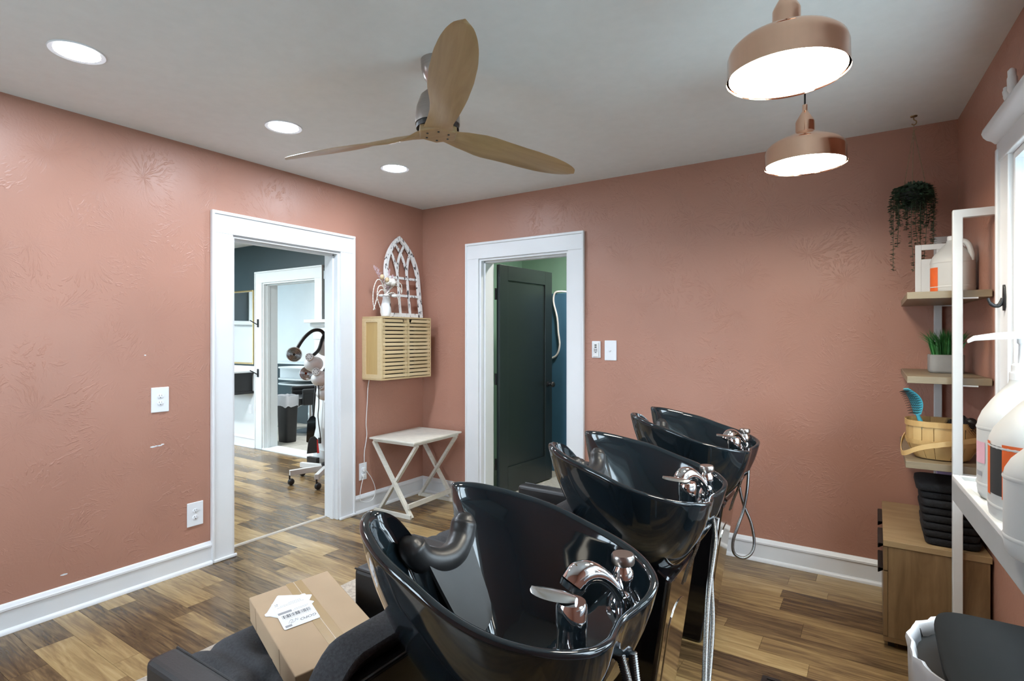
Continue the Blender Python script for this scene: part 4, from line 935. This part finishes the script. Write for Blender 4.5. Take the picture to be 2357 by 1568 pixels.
# hook on the window casing, ornament on the window head
def rw(x, y, z): return Vector(RW)+Matrix.Rotation(PHI, 3, 'Z') @ Vector((x, y, z))
hk = thing('coat_hook', 'dark grey curved hook on the white window casing', 'hook', rw(-.019, -.990, 1.487), PHI)
MB().loft([sring(-.0, 0, z, .006, w, 16) for w, z in ((.008,0),(.017,.012),(.019,.05),(.012,.085),(.005,.096))]).build('hook_plate', M_BLKMET, hk, smooth=60)
MB().tube(cr([(-.004,0,.045),(-.014,0,.022),(-.028,.0,.018),(-.042,0,.030),(-.048,0,.048)], 6), [.008]*10+[.007]*8+[.005]*7, 10).build('hook_arm', M_BLKMET, hk, smooth=60)
an = thing('pronged_ornament', 'white two-pronged ornament standing on the window head', 'ornament', rw(-.040, -1.185, WZ[1]+.140), PHI)
MB().tube(cr([(0,.0,0),(-.002,.03,.018),(-.004,.052,.045),(-.005,.055,.070)], 6), [.012]*5+[.013]*5+[.011]*5+[.008]*3+[.004], 10).build('prong', M_WHPL, an, smooth=70)
MB().tube(cr([(0,0,0),(0,-.005,.045),(0,.002,.09),(0,.008,.115)], 6), [.011]*5+[.015]*6+[.012]*5+[.008,.006,.003], 10).build('prong', M_WHPL, an, smooth=70)
# rubbish bin with liner and lid under the ledge
bn = thing('waste_bin', 'black waste bin with white liner and flat black lid under the ledge', 'bin', (3.662, -1.955, 0))
MB().loft([sring(0,0,z,.172*k,.205*k,40,2.4) for k, z in ((.80,0),(.82,.01),(1.0,.575),(1.02,.59),(1.0,.59),(.97,.57))]).build('bin_body', M_BLKMET, bn, smooth=50)
lr = []
for k, z in ((.93,.30),(1.005,.40),(1.025,.57),(1.045,.595),(1.035,.607),(.99,.604),(.955,.58),(.90,.45)):
    r = sring(0,0,z,.172*k,.205*k,56,2.4)
    for i, p in enumerate(r):
        q = .004*math.sin(i*1.7)+.003*math.sin(i*2.9+z*40); d = Vector((p.x,p.y,0)).normalized(); p += d*q; p.z += (.012*math.sin(i*1.1) if z < .45 else .003*math.sin(i*.8))
    lr.append(r)
MB().loft(lr, True, False, False).build('bin_liner', M_BAG, bn, smooth=70)
MB().loft([sring(.032,-.045,z,.155*k,.235*k,48,5) for k, z in ((.96,.612),(.99,.615),(1,.622),(.99,.630),(.95,.633))]).build('bin_lid', mat('dark_grey_plastic', (.009,.010,.010), .65, spec=.10), bn, smooth=50)
for (x, y, z) in ((-.10,-.06,.585), (-.115,.02,.58)): MB().add([(x,y,z),(x+.04,y+.015,z+.02),(x+.03,y+.05,z+.005),(x+.005,y+.03,z+.03)], [(0,1,3),(1,2,3),(0,3,2),(0,2,1)]).build('crumpled_paper', M_PAPER, bn)
# hanging plant
hpz = Vector((3.575, -.178, CEIL))
pl = thing('hanging_plant', 'trailing green artificial plant hung by twine from a ceiling hook', 'hanging plant', hpz)
MB().lathe([(.016,0),(.015,-.004),(.004,-.006)], 16).tube(cr([(0,0,-.004),(.0,0,-.018),(.010,0,-.028),(.010,0,-.040),(0,0,-.046),(-.009,0,-.040)], 6), .0026, 8).build('ceiling_hook', M_BRASS, pl, smooth=50)
knot = Vector((0,0,-.075)); PZ = -.40
for a in (20, 140, 260):
    MB().tube([(0,0,-.044), knot, (.058*math.cos(math.radians(a)), .058*math.sin(math.radians(a)), PZ+.02)], .0018, 6).build('twine', M_TWINE, pl)
MB().tube([knot, knot+Vector((.012,0,.008))], .0016, 5).tube([knot, knot+Vector((-.006,.004,-.02))], .0016, 5).build('twine_knot', M_TWINE, pl)
MB().lathe([(.025,PZ-.085),(.050,PZ-.06),(.060,PZ+.0),(.060,PZ+.02),(.050,PZ+.02),(.045,PZ)], 20).build('plant_pot', M_SLOT, pl, smooth=40)
rnd = random.Random(21)
def leafs(path, dens, sz):
    mm = MB().tube(path, .0012, 4); 
    for i in range(len(path)-1):
        for k in range(dens):
            p = path[i].lerp(path[i+1], rnd.random()); a = rnd.uniform(0, 2*PI); o = Vector((math.cos(a), math.sin(a), rnd.uniform(-.35,.25))); s = o.cross(Vector((0,0,1))).normalized(); l = sz*rnd.uniform(.7,1.2); w = l*.42
            mm.add([p, p+o*l*.5+s*w, p+o*l, p+o*l*.5-s*w+Vector((0,0,.002))], [(0,1,2,3)])
    return mm
vines = [(200,.080,-.82),(215,.070,-.70),(185,.085,-.62),(260,.055,-.83),(275,.060,-.72),(290,.055,-.83),(310,.06,-.80),(330,.07,-.60),(350,.075,-.72),(20,.075,-.68),(60,.06,-.62),(110,.06,-.60),(150,.07,-.58),(235,.06,-.56),(300,.065,-.60)]
for a, r, zb in vines:
    a = math.radians(a+YAW*57.3*0); o = Vector((math.cos(a), math.sin(a), 0))
    zb += .02; path = cr([o*.03+Vector((0,0,PZ+.02)), o*r*.9+Vector((0,0,PZ+.03)), o*(r+.012)+Vector((0,0,PZ-.04)), o*(r+.010)+Vector((.004*math.sin(a*5),0,(PZ+zb)/2)), o*(r+.006)+Vector((.01*math.sin(a*3),0,zb))], 9)
    leafs(path, 5, .017).build('trailing_vine', M_VINE, pl)
mm = MB()
for k in range(420):
    d = Vector((rnd.gauss(0,1), rnd.gauss(0,1), rnd.gauss(0,1))).normalized(); p = Vector((d.x*.066, d.y*.066, PZ-.015+d.z*.055)); o = (d+Vector((0,0,.3*rnd.random()))).normalized(); s = o.cross(Vector((rnd.random(),rnd.random(),1))).normalized(); l = rnd.uniform(.014,.026)
    mm.add([p, p+o*l*.5+s*l*.4, p+o*l, p+o*l*.5-s*l*.4], [(0,1,2,3)])
f_ = mm.build('leaf_crown', M_VINE, pl); f_['kind'] = 'stuff'
# ------------------------------------------------------------------ bathroom: door, blue cabinet, conduit, router
d1 = sempty('door_1', (.662, .215, 0), math.radians(85))
DW, DT, DHH = .80, .036, 2.015
m = MB().box((0,-DT,.012),(DW,-DT*.35,DHH))
m.box((0,-DT*.35,.012),(.115,0,DHH)).box((DW-.115,-DT*.35,.012),(DW,0,DHH)).box((.115,-DT*.35,.012),(DW-.115,0,.24)).box((.115,-DT*.35,DHH-.13),(DW-.115,0,DHH))
for v in m.v: v.y = -v.y - DT     # panel recess faces the doorway side
m.build('door_slab', M_DOOR, d1, bev=.002)
for z in (.28, 1.02, 1.76): MB().lathe([(.008,z-.05),(.008,z+.05)], 10, (-.004,.008,0)).box((-.004,-.002,z-.05),(.03,.001,z+.05)).build('hinge', M_BLKMET, d1)
for s in (0,):
    MB().lathe([(.027,0),(.027,.006),(.012,.010),(.011,.035),(.024,.042),(.028,.055),(.022,.066),(.008,.070)], 20, (0,0,0), Matrix.Translation((DW-.065,-DT,.93)) @ Matrix.Rotation(PI/2, 4, 'X')).build('door_knob', M_BLKMET, d1, smooth=50)
bc = thing('blue_cabinet', 'tall blue painted metal cabinet beyond the dark door', 'cabinet', (.93, 1.29, 0))
MB().box((-.40,.0,.0),(.42,.34,1.835)).build('cabinet_shell', M_BLUE, bc, bev=.004)
for x in (-.345, .35): MB().box((x-.006,-.003,.05),(x+.006,.001,1.79)).build('door_edge', M_BLUE, bc)
for z in [.25+.19*k for k in range(8)]:
    for dx in (0,.012): MB().lathe([(.004,0),(.003,.002)], 8, (0,0,0), Matrix.Translation((-.012+.07+dx,-.0,z)) @ Matrix.Rotation(PI/2, 4, 'X')).build('rivet_hole', M_SLOT, bc)
rt = thing('cable_router', 'small white and black box on top of the blue cabinet', 'router', (.90, 1.40, 1.8355)); MB().box((-.10,-.06,0),(.10,.06,.025)).build('router_base', M_WHPL, rt, bev=.004); MB().box((-.05,-.05,.025),(.09,.05,.07)).build('router_top', M_BLKMET, rt, bev=.006)
cab_d = lambda px, py, y: at(px, py, (y-CAM.y)/(FWD.y+(px-CX)/F_PX*RGT.y))
tag(MB().tube(cr([cab_d(1304,672,1.36), cab_d(1290,671,1.30), cab_d(1277,675,1.275), cab_d(1274,695,1.275), cab_d(1282,730,1.275), cab_d(1285,765,1.275), cab_d(1288,795,1.275), cab_d(1281,818,1.275), cab_d(1265,826,1.275)], 8), .010, 8).build('white_cable', M_WIRE, smooth=60), 'thick white cable curving down the front of the blue cabinet', 'cable')
cn = thing('conduit', 'white conduit with black cable on the green wall above the cabinet', 'conduit', (.80, 1.735, 1.95)); MB().box((-.018,-.014,.06),(.018,.015,.56)).build('conduit_cover', M_WHPL, cn, bev=.003); MB().tube(cr([(0,0,.08),(.01,-.05,.0),(.03,-.20,-.05)], 6), .006, 6).build('cable', M_BLKMET, cn)
def fill_light(x, y, r, m_, lb, nm='recessed_light'):  # ceiling lights added out of view to brighten the other rooms
    t = thing(nm, lb, 'ceiling light', (x, y, CEIL)); MB().lathe([(r,-.003),(r*1.15,-.006),(r*1.18,0)], 28, cap0=False, cap1=False).build('trim_ring', M_TRIM, t, smooth=40); MB().lathe([(0,-.002),(r*1.02,-.003),(r*1.02,0)], 28, cap0=False).build('lens', m_, t)
fill_light(1.35, .85, .12, M_BFILL, 'unseen round ceiling light added to brighten the bathroom')
fill_light(-1.9, -1.3, .14, M_HFILL, 'unseen round ceiling light added to brighten the dark teal hall'); fill_light(-3.4, -1.3, .14, M_HFILL, 'unseen round ceiling light added at the far end of the dark teal hall')
fill_light(-3.2, 1.25, .14, M_FFILL, 'unseen round ceiling light added to brighten the white far room')
# ------------------------------------------------------------------ hall: mirror, counter, hooks, mantel, processor, dustpan
mr = thing('wall_mirror', 'gold framed mirror on the dark teal hall wall', 'mirror', (-3.60, YH, 1.045))
mw, mh = .54, .925
MB().box((-mw+.012,-.012,.012),(mw-.012,-.004,mh-.012)).build('mirror_glass', M_MIRROR, mr)
for lo, hi in (((-mw,-.028,0),(-mw+.018,0,mh)), ((mw-.018,-.028,0),(mw,0,mh)), ((-mw+.018,-.028,0),(mw-.018,0,.018)), ((-mw+.018,-.028,mh-.018),(mw-.018,0,mh))): MB().box(lo, hi).build('mirror_frame', M_GOLD, mr, bev=.003)
ct = thing('styling_counter', 'white and black wall counter below the gold mirror', 'counter', (-3.62, YH, .68))
MB().box((-.55,-.30,.26),(.53,0,.285)).build('counter_top', M_HALLW, ct, bev=.006); MB().box((-.55,-.28,.245),(.53,0,.26)).build('counter_edge', M_BLKMET, ct); MB().box((-.5,-.26,.03),(.36,-.02,.245)).build('drawer_box', M_HALLW, ct, bev=.003); MB().box((.38,-.26,.03),(.52,-.02,.245)).build('open_bay', M_BLKMET, ct)
MB().box((-.55,-.28,0),(.53,0,.03)).build('lower_shelf', M_BLKMET, ct); MB().tube([(-.54,-.27,.085),(.52,-.27,.085)], .006, 8).build('chrome_rail', M_CHROME, ct)
for z, lb in ((1.545, 'upper black wall hook on the hall door casing'), (.93, 'lower black wall hook on the hall door casing')):
    h = thing('wall_hook', lb, 'hook', (-2.965, YH-.020, z-.04), 0, 'black wall hooks'); MB().box((-.016,-.008,0),(.016,0,.10)).build('hook_plate', M_BLKMET, h, bev=.002); MB().bar((0,-.006,.03),(-.055,-.075,.085),.016,.012).build('hook_arm', M_BLKMET, h, bev=.002)
mt_ = thing('fireplace_mantel', 'white painted mantel with ledge and pilaster beside hall doorway', 'mantel', (-1.0, YH, 0))
MB().box((-.76,-.10,0),(-.58,0,1.46)).build('pilaster', M_HALLW, mt_, bev=.004); MB().box((.58,-.10,0),(.76,0,1.46)).build('pilaster', M_HALLW, mt_, bev=.004); MB().box((-.775,-.115,0),(-.565,0,.15)).build('plinth_block', M_HALLW, mt_, bev=.004)
MB().box((-.78,-.11,1.36),(.78,0,1.52)).build('frieze', M_HALLW, mt_, bev=.004); MB().box((-.80,-.14,1.50),(.80,0,1.54)).build('crown', M_HALLW, mt_, bev=.01); MB().box((-.835,-.19,1.54),(.80,0,1.575)).build('mantel_shelf', M_HALLW, mt_, bev=.005); MB().box((-.58,-.03,0),(.58,-.005,1.36)).build('back_panel', M_HALLW, mt_)
pc = thing('colour_processor', 'white and black multi-lamp hair processor on a castor stand in the hall', 'hair processor', (-1.03, -.235, 0))
for k in range(6):
    a = math.radians(187+60*k); e = Vector((.34*math.cos(a), .34*math.sin(a), .115))
    MB().bar((.03*math.cos(a), .03*math.sin(a), .125), e, .038, .050).build('leg', M_WHMET, pc, bev=.004)
    c = MB().tube([e+Vector((0,0,-.02)), e+Vector((0,0,-.075))], .008, 8).sphere(e+Vector((0,.012,-.083)), .032, (.6,1,1), 12, 8).sphere(e+Vector((.014,.012,-.083)), .030, (.5,1,1), 12, 8).build('castor', M_BLKMET, pc, smooth=60)
MB().lathe([(.05,.09),(.05,.17),(.022,.18),(.022,.75),(.018,.76),(.018,1.50)], 18).build('column', M_BLKMET, pc, smooth=40)
pw = pc.location
def gooseneck(pts, r=.017): MB().tube([p-pw for p in cr(pts, 8)], r, 10).build('flexible_arm', M_BLKMET, pc, smooth=60)
def lamp(c, d, r, nm, m1, face, m2):
    c = Vector(c)-pw; d = Vector(d).normalized(); M = Matrix.Translation(c) @ d.to_track_quat('Z','Y').to_matrix().to_4x4()
    h = MB().lathe([(r*.25,-r*1.25),(r*.5,-r*1.15),(r*.8,-r*.75),(r*.97,-r*.3),(r,0),(r*.93,.002)], 26, (0,0,0), M).build(nm, m1, pc, smooth=50)
    MB().lathe([(0,-.002),(r*.9,-.002),(r*.9,.004),(0,.006)], 26, (0,0,0), M, False, False).build(face, m2, h, smooth=40)
    for k in range(5): 
        q = r*(.2+.16*k); MB().lathe([(q,.008),(q+.003,.010),(q+.006,.008)], 26, (0,0,0), M, False, False).build('grille_ring', M_SILV if m2 == M_SLOT else M_SILV, h)
    return h
tc_ = (CAM-pw).normalized()
lamp(at(677,816,5.12), (.75,-.65,-.10), .070, 'lamp_head', M_WHMET, 'lamp_grille', M_SLOT)
lamp(at(705,860,5.2), (.55,-.8,.05), .066, 'lamp_head', M_WHMET, 'lamp_glass', M_AMBER)
for (px, py, dd, r) in ((722,838,5.05,.085), (738,872,5.05,.085), (748,905,5.1,.08), (752,800,5.35,.10)):
    c = at(px, py, dd)-pw; MB().sphere(c, r, (1,1,.85), 18, 12).build('lamp_shell', M_WHMET, pc, smooth=70)
    v = at(px-10, py-16, dd-.075)-pw
    if px < 750:
        d = (CAM-at(px,py,dd)).normalized()+Vector((-.25,-.1,.25)); M = Matrix.Translation(v) @ d.normalized().to_track_quat('Z','Y').to_matrix().to_4x4()
        cp = MB().lathe([(.036,-.05),(.036,.010),(.033,.013)], 22, (0,0,0), M).build('vent_cap', M_WHMET, pc, smooth=40)
        mm = MB()
        for k in range(8):
            a = 2*PI*k/8; mm.lathe([(.0045,.0125),(.0045,.0140)], 6, (.022*math.cos(a), .022*math.sin(a), 0), M)
        mm.build('vent_holes', M_SLOT, cp)
gooseneck([at(684,802,5.16), at(700,778,5.2), at(722,761,5.28), at(742,764,5.33), at(752,790,5.35)])
gooseneck([at(716,822,5.10), at(733,806,5.2), at(742,780,5.3), at(750,765,5.34)], .016)
gooseneck([at(742,862,5.1), at(752,845,5.25), at(756,830,5.34)], .016)
MB().tube([p-pw for p in cr([at(733,880,5.0), at(734,930,5.0), at(732,960,5.0), at(737,1000,5.0), at(738,1012,5.0)], 8)], .0045, 6).box(at(735,1008,5.0)-pw+Vector((-.008,-.008,-.05)), at(735,1008,5.0)-pw+Vector((.012,.012,0))).build('power_lead', M_BLKMET, pc)
dpn = thing('dustpan_set', 'black long-handled dustpan and broom with red trim leaning on mantel', 'dustpan', (-1.80, .135, .0))
b0 = at(722, 1042, 5.98); dpn.location = (b0.x, b0.y, 0)
dl = dpn.location
MB().tube([at(728,872,5.95)-dl, at(721,960,5.97)-dl], .011, 8).build('handle', M_BLKMET, dpn, smooth=50)
pp = [(707,968),(712,960),(722,956),(727,962),(727,985),(722,1006),(712,1020),(705,1018)]
MB().add([at(x,y,5.90)-dl for x, y in pp]+[at(x,y,5.97)-dl for x, y in pp], [list(range(8)), list(range(15,7,-1))]+[[i,(i+1)%8,8+(i+1)%8,8+i] for i in range(8)]).build('pan', M_GLOSSBLK, dpn, bev=.006)
pp = [(714,1008),(724,1004),(732,1012),(734,1042),(706,1045),(709,1020)]
MB().add([at(x,y,5.86)-dl for x, y in pp]+[at(x,y,5.93)-dl for x, y in pp], [list(range(6)), list(range(11,5,-1))]+[[i,(i+1)%6,6+(i+1)%6,6+i] for i in range(6)]).build('broom_head', M_BLKMET, dpn, bev=.004)
pp = [(729,1012),(732,1013),(735,1043),(730,1044)]
MB().add([at(x,y,5.84)-dl for x, y in pp]+[at(x,y,5.94)-dl for x, y in pp], [(0,1,2,3),(7,6,5,4)]+[[i,(i+1)%4,4+(i+1)%4,4+i] for i in range(4)]).build('red_bristles', M_RED, dpn)
MB().box(Vector((-.09,-.02,0)), Vector((.07,.02,.085))).build('broom_bristles', M_BLKMET, dpn)
o5 = thing('wall_plate', 'small white outlet plate low on the white hall wall', 'outlet', (-3.16, YH, .42)); MB().box((-.036,-.006,0),(.036,0,.115)).build('cover_plate', M_OUT, o5, bev=.003); MB().box((-.016,-.008,.03),(.016,-.005,.085)).build('receptacle', M_OUT, o5, bev=.002)
# far room: bin, salon chair, station shelves
fb = thing('lined_bin', 'black slim waste bin with clear liner in the far room', 'bin', (-3.10, .76, .0015))
MB().loft([sring(0,0,z,.13*k,.10*k,32,4) for k, z in ((.80,0),(.82,.01),(1.0,.58),(1.03,.60),(.97,.60),(.95,.56))]).build('bin_body', M_BLKMET, fb, smooth=50)
lr = []
for k, z in ((1.03,.47),(1.05,.52),(1.06,.60),(1.03,.615),(.95,.60),(.90,.50)):
    r = sring(0,0,z,.13*k,.10*k,40,4)
    for i, p in enumerate(r): p.z += .012*math.sin(i*.9) if z < .5 else .004*math.sin(i*1.3)
    lr.append(r)
MB().loft(lr, True, False, False).build('bin_liner', M_BAG, fb, smooth=70)
sc_ = thing('salon_chair', 'black padded salon chair with chrome footrest in the far room', 'chair', (-3.50, 1.42, .0015), math.radians(-20))
MB().box((-.26,.18,.48),(.26,.27,.93)).build('backrest', M_VINYL, sc_, bev=.03, seg=3); MB().box((-.25,-.26,.42),(.25,.20,.53)).build('seat', M_VINYL, sc_, bev=.03, seg=3)
for s in (-1, 1):
    MB().box((s*.28-.03,-.20,.58),(s*.28+.03,.22,.65)).box((s*.28-.03,-.20,.42),(s*.28+.03,.22,.60)).build('armrest', M_VINYL, sc_, bev=.02); MB().tube(cr([(s*.06,-.10,.42),(s*.06,-.22,.36),(s*.06,-.36,.12),(s*.06,-.40,.09)], 6), .010, 8).build('footrest_bar', M_CHROME, sc_, smooth=50)
MB().box((-.17,-.44,.08),(.17,-.36,.10)).build('footrest', M_CHROME, sc_, bev=.005); MB().lathe([(.04,.05),(.035,.42)], 16).build('pump_column', M_CHROME, sc_, smooth=40); MB().lathe([(.26,0),(.26,.015),(.06,.05)], 32).build('base_plate', M_CHROME, sc_, smooth=40)
stn = thing('curved_station', 'white styling station with curved shelves by the far room wall', 'station', (-4.30, 1.84, .0015))
for z in (.62, .70, .88): MB().loft([sring(0,0,zz,.40,.24,40,3.5) for zz in (z, z+.022)]).build('shelf', M_HALLW, stn, bev=.004)
MB().box((-.34,-.16,.72),(.34,.2,.88)).build('drawer', M_HALLW, stn, bev=.004); MB().box((-.30,-.02,0),(.30,.22,.62)).build('station_body', M_TEAL, stn)

# floor register near the bottom edge of the picture
rg_ = thing('floor_register', 'black metal floor register set in the plank floor behind the shampoo stations', 'floor vent', (3.16, -1.36, .0))
MB().box((-.135,-.10,.0005),(.135,-.082,.006)).build('register_rim', M_BLKMET, rg_); MB().box((-.135,.082,.0005),(.135,.10,.006)).build('register_rim', M_BLKMET, rg_)
MB().box((-.135,-.082,.0005),(-.117,.082,.006)).build('register_rim', M_BLKMET, rg_); MB().box((.117,-.082,.0005),(.135,.082,.006)).build('register_rim', M_BLKMET, rg_)
MB().box((-.118,-.083,.0003),(.118,.083,.0012)).build('register_pan', M_SLOT, rg_)
for k in range(9): MB().box((-.117,-.075+.0175*k,.001),(.117,-.066+.0175*k,.0055)).build('register_slat', M_BLKMET, rg_)
